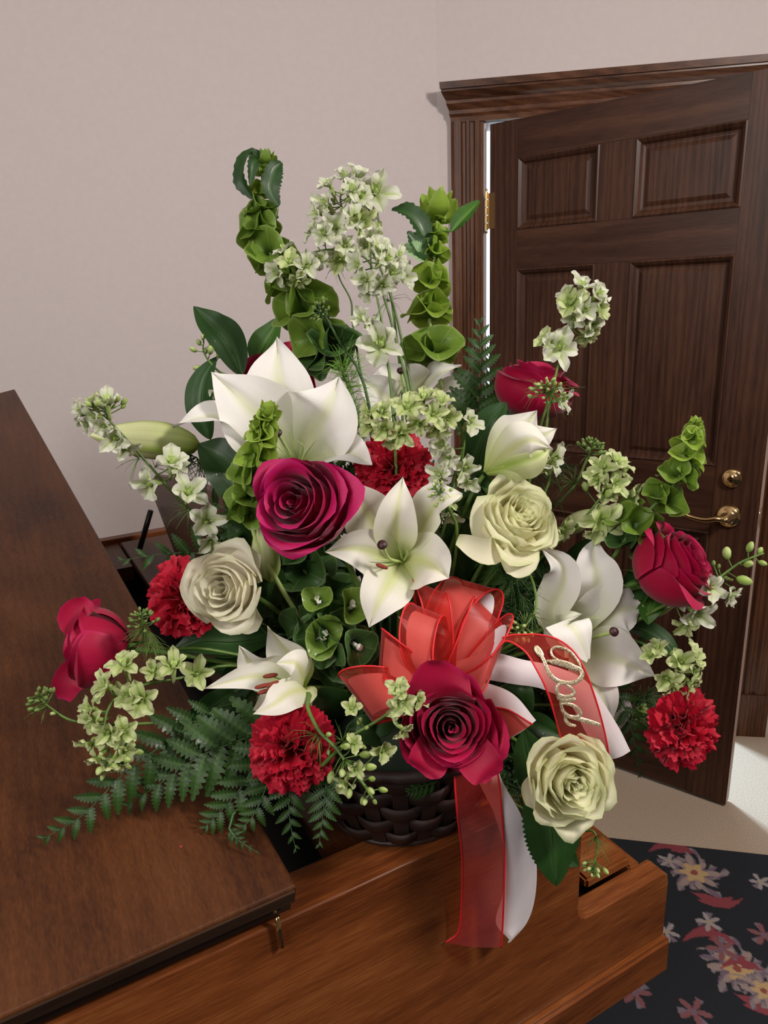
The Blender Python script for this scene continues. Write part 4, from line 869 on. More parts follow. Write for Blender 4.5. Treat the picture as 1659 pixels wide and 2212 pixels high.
larkspur([(1300, 1480, .90), (1350, 1530, .88), (1385, 1555, .87)], 'dark green bud cluster left of the far right carnation', buds=[(.5, 1.0, 14, 30, 18, 1)], seed=28)

# ------------------------------------------------------------------ bells of Ireland
def bell_mesh(k, mat):
    rr = random.Random(k); nu, nv = 40, 8; vs = []; uv = []; ph = rr.random() * 6; el = 1 - .25 * rr.random(); w3 = rr.uniform(.10, .22); w2 = rr.uniform(.08, .22)
    for j in range(nv + 1):
        v = j / nv
        for i in range(nu + 1):
            a = 2 * pi * i / nu; cor = (.5 + .5 * cos(5 * a + .3)) ** 30
            r_ = .09 + .91 * v ** 1.1; z = 1.0 * v ** .62 - .10 * v ** 4
            r_ *= 1 + v ** 2 * (.06 * cos(3 * a + ph * 1.3) + .05 * sin(2 * a + ph)); z += v ** 2.5 * (w3 * sin(3 * a + ph) + w2 * sin(2 * a + ph * 2))
            if j == nv: r_ += .10 * cor; z += .03 * cor
            vs.append((r_ * cos(a) * el, r_ * sin(a), z)); uv.append((abs((i / nu * 5) % 1), .02 + .98 * v))
    fs = [(j * (nu + 1) + a, j * (nu + 1) + a + 1, (j + 1) * (nu + 1) + a + 1, (j + 1) * (nu + 1) + a) for j in range(nv) for a in range(nu)]
    me = mkmesh('bell', vs, fs, uv); me.materials.append(M[mat]); return me
BELLS = {m_: [bell_mesh(k, m_) for k in range(4)] for m_ in ('bell', 'bell_lime', 'bell_dark')}
def bell_flower_mesh():
    m_ = MB(); m_.tube([(0, 0, .05), (0, .02, .45), (0, .06, .62)], lambda t: .11 * (1 - .2 * t), 7)
    blade(m_, [(0, .05, .55), (0, .16, .80), (0, .10, .98)], .17, Vector((0, -1, .2)), nv=6, nu=4, cup=.7)
    blade(m_, [(0, -.02, .5), (0, -.2, .66), (0, -.36, .66)], .15, Vector((0, .2, 1)), nv=6, nu=4, cup=.2)
    me = m_.mesh('bell_flower'); me.materials.append(M['lily_white']); return me
BFL = bell_flower_mesh()
def tuft_leaf_mesh(mat):
    m_ = MB(); blade(m_, [(0, 0, 0), (.25, 0, .42), (.18, 0, 1)], .36, Vector((-1, 0, .3)), prof=lambda t: sin(pi * min(.985, .04 + t * .95)) ** .7 * (1 - .12 * ((t * 6) % 1)), nv=18, nu=4, cup=.3, vein=.12)
    me = m_.mesh('leaflet'); me.materials.append(M[mat]); return me
TL = {m_: tuft_leaf_mesh(m_) for m_ in ('bell', 'bell_lime', 'bell_dark', 'leaf_mid', 'leaf')}
def bells(path, whorls, label, tip=None, leaves=(), seed=1, mat='bell', tofoam=True, rstem=.0028, flowers=0, extra=()):
    """whorls: (t, count, radius px, tilt from the stem in degrees, material)."""
    rr = random.Random(seed); pts = [P(*q) for q in path]; org = pts[0]; rt = root('bells_of_ireland', org, label, 'bells of ireland')
    c = curve(pts, 30); full = list(c)
    if tofoam:
        d0 = (c[0] - c[1]).normalized(); t_ = FC + Vector((rr.uniform(-.04, .04), rr.uniform(-.03, .04), 0)); L = (c[0] - t_).length
        full = [(c[0] + d0 * L * .35 * t).lerp(t_, t * t * (3 - 2 * t)) for t in [i / 10 for i in range(10, 0, -1)]] + full
    MB().tube(full, lambda t: rstem * (1.15 - .5 * t), 8).obj('stem', M['filament' if mat == 'bell_lime' else 'stem'], rt, org)
    px = sum(q[2] for q in path) / len(path) / F_PX
    def at(t): f_ = t * 29; i = min(28, int(f_)); return c[i].lerp(c[i + 1], f_ - i), (c[i + 1] - c[i]).normalized()
    for (t, n, r, tilt, mt) in whorls:
        p, T = at(t); ph = rr.random() * 6
        for k in range(n):
            a = ph + 2 * pi * k / n + rr.uniform(-.2, .2); o_ = T.cross(CN); o_ = o_.normalized() if o_.length > .05 else CR.copy(); b_ = T.cross(o_); tl = radians(tilt + rr.uniform(-14, 14))
            dv = (o_ * cos(a) + b_ * sin(a)) * sin(tl) + T * cos(tl); s = r * px * rr.uniform(.82, 1.12)
            b = link('bell', BELLS[mt][rr.randrange(4)], None, rt, Matrix.Translation(p - org + T * r * px * rr.uniform(-.15, .15)) @ frame(dv, rr.random() * 6) @ Matrix.Scale(s, 4))
            if dv.dot(CN) > .55 and flowers: link('bell_flower', BFL, None, b)
    for (x, y, d, dx, dy, dz, r, mt) in extra:
        b = link('bell', BELLS[mt][rr.randrange(4)], None, rt, Matrix.Translation(P(x, y, d) - org) @ frame(V(dx, dy, dz), rr.random() * 6) @ Matrix.Scale(r * px, 4))
        if flowers and dz > .6: link('bell_flower', BFL, None, b)
    if tip:
        n, r, mt = tip; p, T = at(1)
        for k in range(n):
            a = k * 2.399; o_ = T.cross(CN).normalized(); b_ = T.cross(o_); q = k / n; dv = ((o_ * cos(a) + b_ * sin(a)) * (.75 - .6 * q) + T).normalized()
            link('leaflet', TL[mt], None, rt, Matrix.Translation(p - org - T * r * px * .5 * (1 - q)) @ frame(dv, a) @ Matrix.Scale(r * px * (1.1 - .4 * q), 4))
    for lf in leaves:
        pts_, wpx, mt, nr = lf; m_ = MB(); pp = [P(*q) for q in pts_]
        blade(m_, pp, wpx * px / 2, V(*nr), prof=lambda t: sin(pi * min(.985, .03 + t * .95)) ** .75, nv=22, nu=6, cup=.35, serr=.10, vein=.12, ruff=.05)
        m_.tube(curve([at(0.0)[0] if len(lf) > 4 else min(c, key=lambda q: (q - pp[0]).length), pp[0]], 4), .0010, 5); m_.obj('leaf', M[mt], rt, org)
    return rt
bells([(740, 800, .93), (705, 750, .93), (668, 685, .93), (628, 615, .93), (585, 550, .93), (562, 490, .93), (558, 430, .93), (572, 370, .93), (574, 345, .93)],
    [(.07, 6, 58, 60, 'bell_dark'), (.16, 4, 50, 70, 'bell'), (.27, 6, 54, 66, 'bell'), (.40, 6, 44, 70, 'bell'), (.50, 5, 42, 66, 'bell'), (.60, 6, 36, 60, 'bell'), (.68, 5, 28, 56, 'bell'), (.77, 5, 22, 48, 'bell_lime'), (.84, 5, 17, 40, 'bell_lime'), (.90, 5, 15, 35, 'bell_lime')],
    'tall bells-of-Ireland stalk on the left, S-curved, with dark leaves drooping at its top', tip=(14, 34, 'bell'), seed=3,
    leaves=[([(572, 345, .93), (535, 335, .92), (520, 385, .915), (545, 430, .92)], 40, 'leaf', (-.6, .2, .7)), ([(565, 350, .93), (548, 350, .91), (540, 400, .91)], 26, 'leaf', (.5, .2, .8)),
            ([(602, 445, .92), (585, 410, .915), (592, 370, .915), (608, 350, .92)], 42, 'leaf', (.3, .0, 1)), ([(570, 450, .93), (585, 470, .925), (602, 468, .93)], 22, 'leaf', (0, .4, 1)), ([(590, 500, .93), (597, 470, .925), (602, 448, .92)], 4, 'stem', (0, 0, 1))])
bells([(955, 840, .97), (940, 780, .97), (930, 720, .97), (928, 650, .97), (933, 590, .97), (940, 540, .97), (944, 490, .97), (944, 450, .97)],
    [(.16, 6, 50, 58, 'bell'), (.36, 7, 44, 52, 'bell_lime'), (.52, 6, 38, 60, 'bell_lime'), (.68, 6, 30, 58, 'bell_lime'), (.80, 5, 22, 55, 'bell_lime'), (.90, 5, 16, 50, 'bell_lime'), (.96, 4, 15, 40, 'bell_lime')],
    'tall straight bells-of-Ireland stalk on the right, with a long leaf pointing at the brass hinge', tip=(11, 66, 'bell_lime'), seed=5, mat='bell_lime',
    leaves=[([(975, 500, .965), (1000, 470, .96), (1036, 434, .96)], 40, 'leaf_mid', (-.2, .4, .9)), ([(925, 545, .965), (910, 495, .955), (880, 460, .95), (846, 452, .955)], 58, 'leaf', (.2, .5, .8)), ([(925, 550, .955), (905, 535, .945), (880, 500, .94)], 50, 'leaf', (.6, .0, .8)), ([(915, 560, .955), (900, 545, .94), (872, 530, .94)], 44, 'leaf_pale', (.1, .3, 1))])
bells([(543, 1130, .80), (543, 1080, .795), (548, 1020, .79), (562, 960, .785), (572, 905, .78), (578, 890, .78)],
    [(.06, 5, 38, 62, 'bell'), (.20, 5, 42, 66, 'bell'), (.36, 6, 42, 66, 'bell'), (.50, 6, 33, 64, 'bell_lime'), (.62, 6, 27, 62, 'bell_lime'), (.72, 6, 22, 60, 'bell_lime'), (.81, 6, 17, 50, 'bell_lime'), (.89, 5, 12, 40, 'bell_lime')],
    'lime bells-of-Ireland spike standing before the largest lily', tip=(9, 40, 'bell_lime'), seed=7, mat='bell_lime')
bells([(1300, 1240, .86), (1335, 1190, .845), (1370, 1140, .83), (1410, 1095, .82), (1450, 1055, .815), (1480, 1010, .81), (1492, 960, .81), (1500, 925, .81), (1502, 915, .81)],
    [(.16, 4, 44, 62, 'bell_dark'), (.26, 5, 46, 58, 'bell'), (.42, 5, 42, 60, 'bell'), (.56, 5, 38, 60, 'bell'), (.66, 6, 32, 55, 'bell_lime'), (.75, 6, 27, 52, 'bell_lime'), (.83, 5, 21, 48, 'bell_lime'), (.90, 5, 14, 40, 'bell_lime')],
    'curved bells-of-Ireland spike at the right, in front of the door locks', tip=(7, 26, 'bell_lime'), seed=9)
bells([(735, 1420, .85), (720, 1385, .83), (705, 1350, .80), (698, 1335, .785)],
    [(.15, 6, 62, 72, 'bell_dark'), (.55, 5, 54, 58, 'bell_dark')], 'dark green bells-of-Ireland rosette facing forward left of the bow, white specks inside', seed=11, mat='bell_dark', flowers=1,
    extra=[(700, 1375, .80, .05, .15, 1, 46, 'bell'), (755, 1385, .80, .6, -.2, .8, 46, 'bell_dark'), (745, 1320, .80, .6, .5, .7, 44, 'bell'), (712, 1395, .795, .1, -.6, .8, 38, 'bell_dark'), (660, 1350, .81, -.8, .1, .5, 42, 'bell_dark'), (690, 1310, .80, -.1, .7, .7, 36, 'bell')])
bells([(860, 1500, .86), (800, 1450, .84), (760, 1410, .83), (735, 1390, .83)], [(.2, 4, 46, 66, 'bell_dark'), (.55, 5, 50, 66, 'bell_dark'), (.85, 4, 44, 66, 'bell_dark')], 'deep green bells on a stalk between the rosette and the lowest ribbon loop', seed=13, mat='bell_dark')
bells([(720, 1330, .90), (690, 1270, .87), (660, 1235, .86), (640, 1215, .86)], [(.2, 5, 58, 66, 'bell_dark'), (.6, 5, 60, 60, 'bell_dark'), (.9, 4, 46, 50, 'bell_dark')], 'deep green bells in shade directly under the magenta rose', seed=15, mat='bell_dark')
bells([(1010, 1180, .88), (1022, 1120, .87), (1030, 1070, .86), (1035, 1040, .86)], [(.15, 4, 34, 62, 'bell_dark'), (.5, 5, 36, 66, 'bell_dark'), (.85, 4, 28, 60, 'bell_dark')], 'dark curly bells between the centre lily and the cream rose', seed=17, mat='bell_dark')

# ------------------------------------------------------------------ ferns
def pinna_mesh(k, mat='fern', lobes=8):
    m_ = MB(); b = .02 + .05 * k
    def pr(t):
        s = (t * lobes) % 1.0
        return (sin(pi * min(.99, .10 + .88 * t ** .75)) ** .8) * (.55 + .45 * (1 - abs(s - .62) * 1.9 if s < .95 else .2))
    blade(m_, [(0, 0, 0), (.5, .06 * (k - .5), b), (1.0, .16 * (k - .5), -.06 - b)], .215, Vector((0, 0, 1)), prof=pr, nv=lobes * 4, nu=4, fold=.22, vein=.10)
    me = m_.mesh('pinna'); me.materials.append(M[mat]); return me
PIN = [pinna_mesh(0), pinna_mesh(1), pinna_mesh(.5, 'fern', 6)]
def fern(path, Lpx, n, label, seed=1, nrm=(0, 0, 1), base=.12, tofoam=True, group=None, ang=58, use_lid=True, lowt=.0):
    rr = random.Random(seed); pts = [(Q(*q) if use_lid else P(*q)) for q in path]; org = pts[0]; rt = root('fern_frond', org, label, 'fern', group)
    c = curve(pts, 40); px = sum(q[2] for q in path) / len(path) / F_PX; m_ = MB(); N0 = V(*nrm).normalized()
    full = list(c)
    if tofoam:
        t_ = FC + Vector((rr.uniform(-.05, .05), rr.uniform(-.04, .05), -.01)); d0 = (c[0] - c[1]).normalized(); L = (c[0] - t_).length
        full = [(c[0] + d0 * L * .3 * t).lerp(t_, t * t * (3 - 2 * t)) for t in [i / 8 for i in range(8, 0, -1)]] + full
    m_.tube(full, lambda t: .0014 * (1.1 - .9 * t), 6); m_.obj('rachis', M['stem_dark'], rt, org)
    n = max(6, int(n * .82))
    for i in range(n):
        for sd in (-1, 1):
            t = lowt + (1 - lowt) * (i + .4 + .25 * (sd > 0)) / n; f_ = t * 39; k = min(38, int(f_)); p = c[k].lerp(c[k + 1], f_ - k); T = (c[k + 1] - c[k]).normalized()
            S = T.cross(N0).normalized() * sd; N = S.cross(T).normalized(); N = N if N.dot(N0) > 0 else -N
            a = radians(ang - 22 * t + rr.uniform(-5, 5)); X = (T * cos(a) + S * sin(a) + N * rr.uniform(-.10, .16)).normalized(); Y = N.cross(X).normalized(); Z = X.cross(Y)
            l = Lpx * px * (min(1, .55 + t * 2.2) if base else 1) * (1 - t ** 1.6 * .86) * rr.uniform(.88, 1.08)
            Mx = Matrix((X, Y, Z)).transposed().to_4x4(); q = rr.random()
            link('pinna', PIN[0 if sd > 0 else 1] if l / px > 22 else PIN[2], None, rt, Matrix.Translation(p - org) @ Mx @ Matrix.Diagonal((l, l * 1.15, l, 1)))
    return rt
fern([(470, 1530, .80), (380, 1590, .77), (270, 1670, .74), (180, 1760, .72), (88, 1815, .70)], 100, 15, 'long fern frond whose tip touches the bare piano lid at the far lower left', 1)
fern([(640, 1540, .80), (540, 1590, .78), (440, 1630, .76), (350, 1690, .75), (268, 1745, .75)], 122, 14, 'fern frond fanned out left of the lower carnation, leaflets pointing down', 2, nrm=(0, .3, 1))
fern([(610, 1570, .78), (560, 1640, .765), (515, 1710, .755), (470, 1760, .75), (440, 1790, .745)], 84, 11, 'fern frond hanging below the lower carnation towards the lid corner', 3)
fern([(600, 1610, .775), (575, 1700, .755), (545, 1765, .745), (505, 1800, .735)], 60, 10, 'narrow fern frond over the lid edge, left of the basket', 4)
fern([(495, 1790, .735), (515, 1815, .73), (562, 1845, .725)], 26, 8, 'small loose fern tip lying at the corner of the piano lid', 5, tofoam=True)
fern([(650, 1600, .78), (630, 1680, .76), (625, 1760, .75), (640, 1842, .745)], 66, 11, 'fern frond hanging straight down beside the lid corner, longer of the two', 6, nrm=(.2, 0, 1))
fern([(715, 1620, .77), (705, 1690, .755), (698, 1760, .745), (688, 1832, .74)], 66, 11, 'fern frond hanging straight down over the left side of the basket', 7, nrm=(-.2, 0, 1))
fern([(560, 1250, .86), (480, 1205, .85), (380, 1195, .84), (250, 1212, .83)], 88, 10, 'fern frond pointing left above the left carnation', 8)
fern([(1010, 960, .94), (1030, 880, .94), (1038, 780, .94), (1036, 688, .94)], 92, 14, 'upright dark fern frond in front of the door hinge edge', 9)
fern([(1060, 960, .95), (1090, 900, .945), (1120, 850, .94), (1150, 800, .94)], 60, 9, 'short dark fern frond behind the upper right rose', 10)
fern([(1300, 1440, .86), (1345, 1520, .84), (1370, 1600, .83), (1384, 1682, .83)], 56, 11, 'fern frond drooping between the ribbon end and the far right carnation', 11)
fern([(1300, 1420, .90), (1370, 1400, .89), (1420, 1385, .88), (1460, 1395, .88)], 48, 8, 'grey-green fern frond behind the far right larkspur cluster', 12)
fern([(580, 1180, .90), (520, 1120, .89), (450, 1080, .88), (400, 1050, .88)], 62, 10, 'dark fern frond in front of the music desk', 13)
fern([(560, 1180, .92), (500, 1150, .91), (430, 1140, .90)], 52, 8, 'short dark fern frond low in front of the music desk', 14)
fern([(940, 1690, .76), (905, 1700, .75), (880, 1712, .745)], 40, 6, 'small fern sprig on the basket rim below the crimson rose', 15)
FILL = [((760, 1500), (560, 1420), 'behind the half-open lily'), ((740, 1540), (470, 1480), 'under the half-open lily, over the lid'), ((720, 1560), (380, 1560), 'below the lower left larkspur'), ((700, 1580), (330, 1610), 'lying lowest over the piano lid'),
    ((980, 1500), (1150, 1650), 'right of the crimson rose above the basket'), ((1000, 1520), (1120, 1720), 'left of the pale yellow-green rose'), ((1040, 1500), (1340, 1480), 'behind the lettered ribbon'), ((1050, 1440), (1330, 1400), 'behind the right lily'),
    ((960, 1200), (880, 960), 'under the upper carnation'), ((700, 1180), (760, 900), 'between the two upper lilies'), ((1060, 1200), (1200, 1230), 'under the cream rose'), ((820, 1560), (700, 1600), 'over the left basket rim'),
    ((1080, 1480), (1400, 1560), 'reaching to the far right carnation'), ((900, 1300), (1010, 1120), 'right of the centre lily'), ((640, 1400), (480, 1330), 'behind the ivory rose'), ((760, 1240), (690, 900), 'behind the magenta rose')]
for i, (a, b, wh) in enumerate(FILL):
    m_ = ((a[0] + b[0]) / 2 + 10, (a[1] + b[1]) / 2 - 12)
    fern([(*a, .90), (*m_, .89), (*b, .87)], 80, 11, 'shaded dark fern frond ' + wh, 30 + i, nrm=(.2 * (i % 3 - 1), .3 * (i % 2), 1), group='dark ferns filling the arrangement')

# ------------------------------------------------------------------ leaves
def leaf(pts, wpx, label, mat='leaf', nrm=(0, 0, 1), serr=0.0, cup=.15, name='leaf', cat='leaf', group=None, vein=.10, foam_=True, fold=.12, use_lid=False):
    pp = [(Q(*q) if use_lid else P(*q)) for q in pts]; px = sum(q[2] for q in pts) / len(pts) / F_PX; org = pp[0]
    rt = root(name, org, label, cat, group)
    m_ = MB(); blade(m_, pp, wpx * px / 2, V(*nrm), nv=52, nu=8, cup=cup, serr=serr * .55, vein=vein, fold=fold, ruff=.03, freq=3); m_.obj('leaf_blade', M[mat], rt, org)
    m_ = MB(); c = curve(pp, 12); m_.tube([p - V(*nrm) * .0006 for p in c], lambda t: .0011 * (1 - .8 * t), 5)
    m_.obj('midrib', M['stem_dark' if mat == 'leaf' else 'stem'], rt, org)
    if foam_: stem_to(pp[0], pp[0] - pp[1], rt, org, .0015, 'stem_dark', 'petiole')
    return rt
leaf([(522, 812, .97), (490, 740, .96), (455, 700, .955), (418, 661, .96)], 84, 'long pointed dark leaf against the wall, above the largest lily', nrm=(.4, .3, .9))
leaf([(455, 950, .96), (434, 880, .95), (440, 820, .95), (468, 770, .955)], 66, 'upright dark leaf behind the left petals of the largest lily', nrm=(-.2, 0, 1))
leaf([(548, 790, 1.03), (575, 740, 1.02), (606, 684, 1.02)], 70, 'green leaf pointing up behind the dark crimson rose', mat='leaf_mid', nrm=(-.3, .1, 1))
leaf([(560, 1110, .90), (520, 1040, .885), (470, 985, .88), (428, 958, .89)], 110, 'broad dark leaf behind the base of the long lily bud', nrm=(-.3, .6, .8))
leaf([(1032, 1055, .90), (1035, 980, .88), (1062, 910, .87), (1095, 868, .875)], 84, 'long dark green leaf left of the opening lily bud', nrm=(-.3, 0, 1))
leaf([(1235, 1350, .92), (1252, 1270, .91), (1262, 1210, .905), (1288, 1160, .91)], 112, 'dark leaf showing between the upright petals of the right lily', nrm=(0, 0, 1))
leaf([(1165, 1690, .79), (1185, 1760, .76), (1195, 1840, .755), (1202, 1915, .76)], 125, 'glossy serrated rose leaf hanging below the pale yellow-green rose', serr=.09, nrm=(.1, .3, 1), cup=.05, vein=.06)
leaf([(1190, 1830, .77), (1225, 1850, .765), (1250, 1872, .765)], 40, 'small dark leaflet beside the glossy rose leaf', serr=.09, nrm=(.1, .3, 1))
leaf([(1425, 1250, .87), (1385, 1262, .85), (1335, 1280, .85)], 84, 'serrated grey-green leaf under the rightmost rose', serr=.08, nrm=(0, .4, .9))
leaf([(1432, 1262, .865), (1405, 1310, .845), (1400, 1350, .84)], 54, 'smaller green leaf hanging under the rightmost rose', serr=.08, mat='leaf_mid', nrm=(-.3, 0, 1))
leaf([(1350, 1355, .90), (1400, 1365, .88), (1445, 1400, .87), (1470, 1440, .87)], 52, 'dark pointed leaf between the right lily and the far right carnation', nrm=(.2, .5, .8))
leaf([(505, 1495, .83), (455, 1530, .815), (385, 1572, .80)], 60, 'dull dark leaf left of the half-open lily', nrm=(.2, .3, 1), use_lid=True)
leaf([(600, 1370, .86), (510, 1385, .84), (440, 1385, .83), (370, 1405, .83)], 80, 'broad dark leaf below the ivory rose', nrm=(0, .5, .9))
leaf([(1000, 1260, .88), (990, 1200, .87), (985, 1150, .86), (960, 1120, .86)], 84, 'dark leaf right of the centre lily, above the bow', nrm=(.2, 0, 1))
leaf([(1040, 1260, .88), (1075, 1220, .87), (1085, 1180, .87)], 70, 'mottled leaf under the hanging petal of the cream rose', mat='leaf_mid', nrm=(.2, 0, 1))
leaf([(1180, 1720, .80), (1145, 1640, .79), (1130, 1570, .79)], 90, 'dark leaf behind the pale yellow-green rose', nrm=(.2, 0, 1), serr=.08)
leaf([(560, 1340, .84), (590, 1260, .83), (575, 1210, .83)], 60, 'dark leaf between the ivory rose and the upright green bud', nrm=(.2, 0, 1))
rl = random.Random(77)
def spray(x0, y0, where, d0=.93, n=6, rad=90):
    """A branch of dark leaves; each leaf is a part."""
    org = P(x0, y0, d0); rt = root('leafy_branch', org, 'branch of dark leaves ' + where, 'foliage', 'dark leafy branches filling the arrangement')
    for i in range(n):
        a = 2 * pi * i / n + rl.uniform(-.4, .4); x = x0 + rad * .62 * cos(a); y = y0 + rad * .62 * sin(a); dx, dy = cos(a), sin(a)
        l = rl.uniform(95, 150); dd_ = d0 + rl.uniform(-.03, .05); px = dd_ / F_PX; m_ = MB()
        pp = [P(x0 + dx * 8, y0 + dy * 8, d0), P(x, y, dd_ - .02), P(x + dx * l * .5, y + dy * l * .5 + 10, dd_ - .015)]
        blade(m_, pp, rl.uniform(55, 85) * px / 2, V(rl.uniform(-.6, .6), rl.uniform(-.3, .7), 1), nv=18, nu=6, cup=.15, vein=.10, fold=.12, ruff=.03)
        m_.obj('leaf', M['leaf'], rt, org)
    stem_to(org, CU, rt, org, .0018, 'stem_dark')
for a in ((640, 1280, 'under the magenta rose'), (560, 1430, 'left of the half-open lily'), (780, 1290, 'between the green bells and the centre lily'), (900, 1330, 'behind the bow'), (1010, 1190, 'right of the centre lily'),
          (1130, 1290, 'left of the right lily'), (1180, 1500, 'behind the lettered ribbon'), (1110, 1620, 'right of the crimson rose above the basket'), (800, 1570, 'on the basket rim behind the lowest larkspur'), (700, 1470, 'behind the lower carnation'),
          (1000, 1580, 'behind the crimson rose above the basket'), (830, 1130, 'behind the centre lily'), (1250, 1440, 'behind the right lily'), (660, 1180, 'behind the upright green bud'), (560, 1200, 'above the ivory rose'), (850, 1590, 'under the lowest ribbon loop', .83), (1110, 1560, 'just right of the crimson rose above the basket', .84), (760, 1560, 'right of the lower left carnation', .84)): spray(*a)

# ------------------------------------------------------------------ feathery foliage
M['stem_lime'] = plain('lime_foliage', (.16, .34, .04), .55, var=.3)
def feathery(c0, up, L, n, label, seed, mat='stem_lime', spread=1.0, curl=.3, branch=1, r=.00045, steps=1, along=None):
    rr = random.Random(seed); p0 = P(*c0); rt = root('feathery_foliage', p0, label, 'foliage'); px = c0[2] / F_PX; m_ = MB()
    pts = [P(*q) for q in along] if along else [p0]; cs = curve(pts, 12) if len(pts) > 1 else [p0]
    for i in range(n): hairs(m_, cs[rr.randrange(len(cs))] - 0 * p0, V(*up), L * px, 1, rr, r, spread, curl, branch)
    tag(m_.obj('fronds', M[mat], rt, p0), kind='stuff'); stem_to(cs[0], cs[0] - cs[-1] if len(cs) > 1 else -CU, rt, p0, .0014, 'stem_dark'); return rt
feathery((760, 900, .90), (.1, .5, .5), 85, 170, 'bright green feathery foliage between the largest lily and the back lily', 1, along=[(770, 960, .90), (755, 860, .89), (740, 790, .89)])
feathery((1100, 1300, .84), (.0, .4, .5), 85, 190, 'feathery dark green foliage between the bow and the right lily', 2, mat='stem_dark', along=[(1120, 1330, .85), (1110, 1270, .84), (1095, 1225, .83)])
feathery((430, 1000, .90), (-.2, -.5, .2), 70, 90, 'dark feathery foliage under the long lily bud', 3, mat='stem_dark', along=[(470, 1020, .90), (420, 985, .90), (390, 975, .90)], r=.0007)
feathery((1060, 1000, .90), (.3, .3, .4), 80, 110, 'feathery foliage behind the opening lily bud', 4, mat='stem_dark', along=[(1080, 1040, .90), (1150, 1020, .89), (1200, 1000, .89)])
feathery((730, 980, .93), (.0, .4, .4), 80, 120, 'dark feathery foliage right of the largest lily', 5, mat='stem_dark', along=[(760, 1040, .94), (745, 960, .93), (745, 900, .93)], r=.0006)
feathery((1320, 1500, .90), (.2, .0, .4), 70, 120, 'feathery foliage beside the far right carnation', 6, mat='stem_dark', along=[(1300, 1490, .90), (1360, 1520, .89), (1400, 1500, .89)])
feathery((1130, 1700, .84), (-.1, .0, .4), 70, 120, 'thin dark foliage between the ribbon tails and the yellow-green rose', 7, mat='stem_dark', along=[(1090, 1620, .86), (1110, 1700, .85), (1140, 1760, .84)], r=.0006)

# ------------------------------------------------------------------ the ribbon bow
bow_c = P(955, 1440, .775); bow = root('ribbon_bow', bow_c, 'red sheer and white satin ribbon bow, one tail lettered in gold glitter', 'ribbon')
def strip(name, ea, eb, mat, n=40, wire=True, nu=6, sag=0.0, parent=bow, thick=True):
    A_, B_ = curve(ea, n + 1), curve(eb, n + 1); vs = []; uv = []
    for j in range(n + 1):
        ac = (B_[j] - A_[j]); T = (A_[min(j + 1, n)] - A_[max(j - 1, 0)]); N = ac.cross(T); N = N.normalized() if N.length > 1e-9 else CN
        if N.dot(CN) < 0: N = -N
        for i in range(nu + 1): u = i / nu; vs.append(A_[j].lerp(B_[j], u) + N * sag * sin(pi * u)); uv.append((u, j / n))
    m_ = MB(); m_.add(vs, [(j * (nu + 1) + a, j * (nu + 1) + a + 1, (j + 1) * (nu + 1) + a + 1, (j + 1) * (nu + 1) + a) for j in range(n) for a in range(nu)], uv)
    o = m_.obj(name, M[mat], parent, bow_c)
    if wire:
        for e in (A_, B_): MB().tube([p + Vector((0, 0, .0002 * (k % 2))) for k, p in enumerate(e)], .0011, 6).obj('wired_edge', M['cord'], o, bow_c)
    return o
def loop(F_, wv, mv, K=(962, 1490, .79), white=True, red=True, kw=.42, twist=0.0, wd=.72, pos=.5):
    Kp = P(*K); Fp = P(*F_); e = Fp - Kp; px = F_[2] / F_PX; W_ = V(wv[0], -wv[1], wv[2] if len(wv) > 2 else 0) * px; m = V(*mv)
    for nm, mt, es, ws, ms in ((('loop', 'satin', .95, wd, .86),) if white else ()) + ((('loop', 'sheer', 1.0, 1.0, 1.0),) if red else ()):
        a_, b_ = [], []
        for i in range(25):
            th = -pi + 2 * pi * i / 24; s = (1 + cos(th)) / 2; c = Kp + e * (s ** .75) * es + m * sin(th) * (s ** .35) * ms
            wv_ = W_ * (kw + (1 - kw) * s ** .7) * ws; a_.append(c - wv_ * pos); b_.append(c + wv_ * (1 - pos))
        strip(nm, a_, b_, mt, 36, wire=(mt == 'sheer'))
loop((1016, 1262, .80), (92, 26), (-.028, -.008, .012))
loop((1000, 1240, .815), (66, 20), (-.018, .0, .012), red=False)
loop((928, 1268, .795), (70, 26), (.004, .0, .022), white=False)
loop((1050, 1330, .79), (60, 60), (-.01, -.02, .018), white=False)
loop((905, 1345, .755), (74, 30), (-.010, -.030, .024))
loop((822, 1408, .755), (-8, 98), (.006, .0, .026))
loop((1082, 1404, .755), (-48, 118), (-.012, -.020, .030))
loop((772, 1505, .755), (75, 105), (.012, .016, .026), K=(945, 1490, .785))
loop((905, 1500, .745), (55, 45), (-.006, -.006, .016))
loop((870, 1330, .80), (40, 20), (.0, .0, .012), red=False)
MB().tube(curve([P(962 + 22 * cos(a), 1490 + 26 * sin(a), .79) for a in [i * pi / 6 for i in range(13)]], 40), .0035, 8).obj('knot', M['sheer'], bow, bow_c)
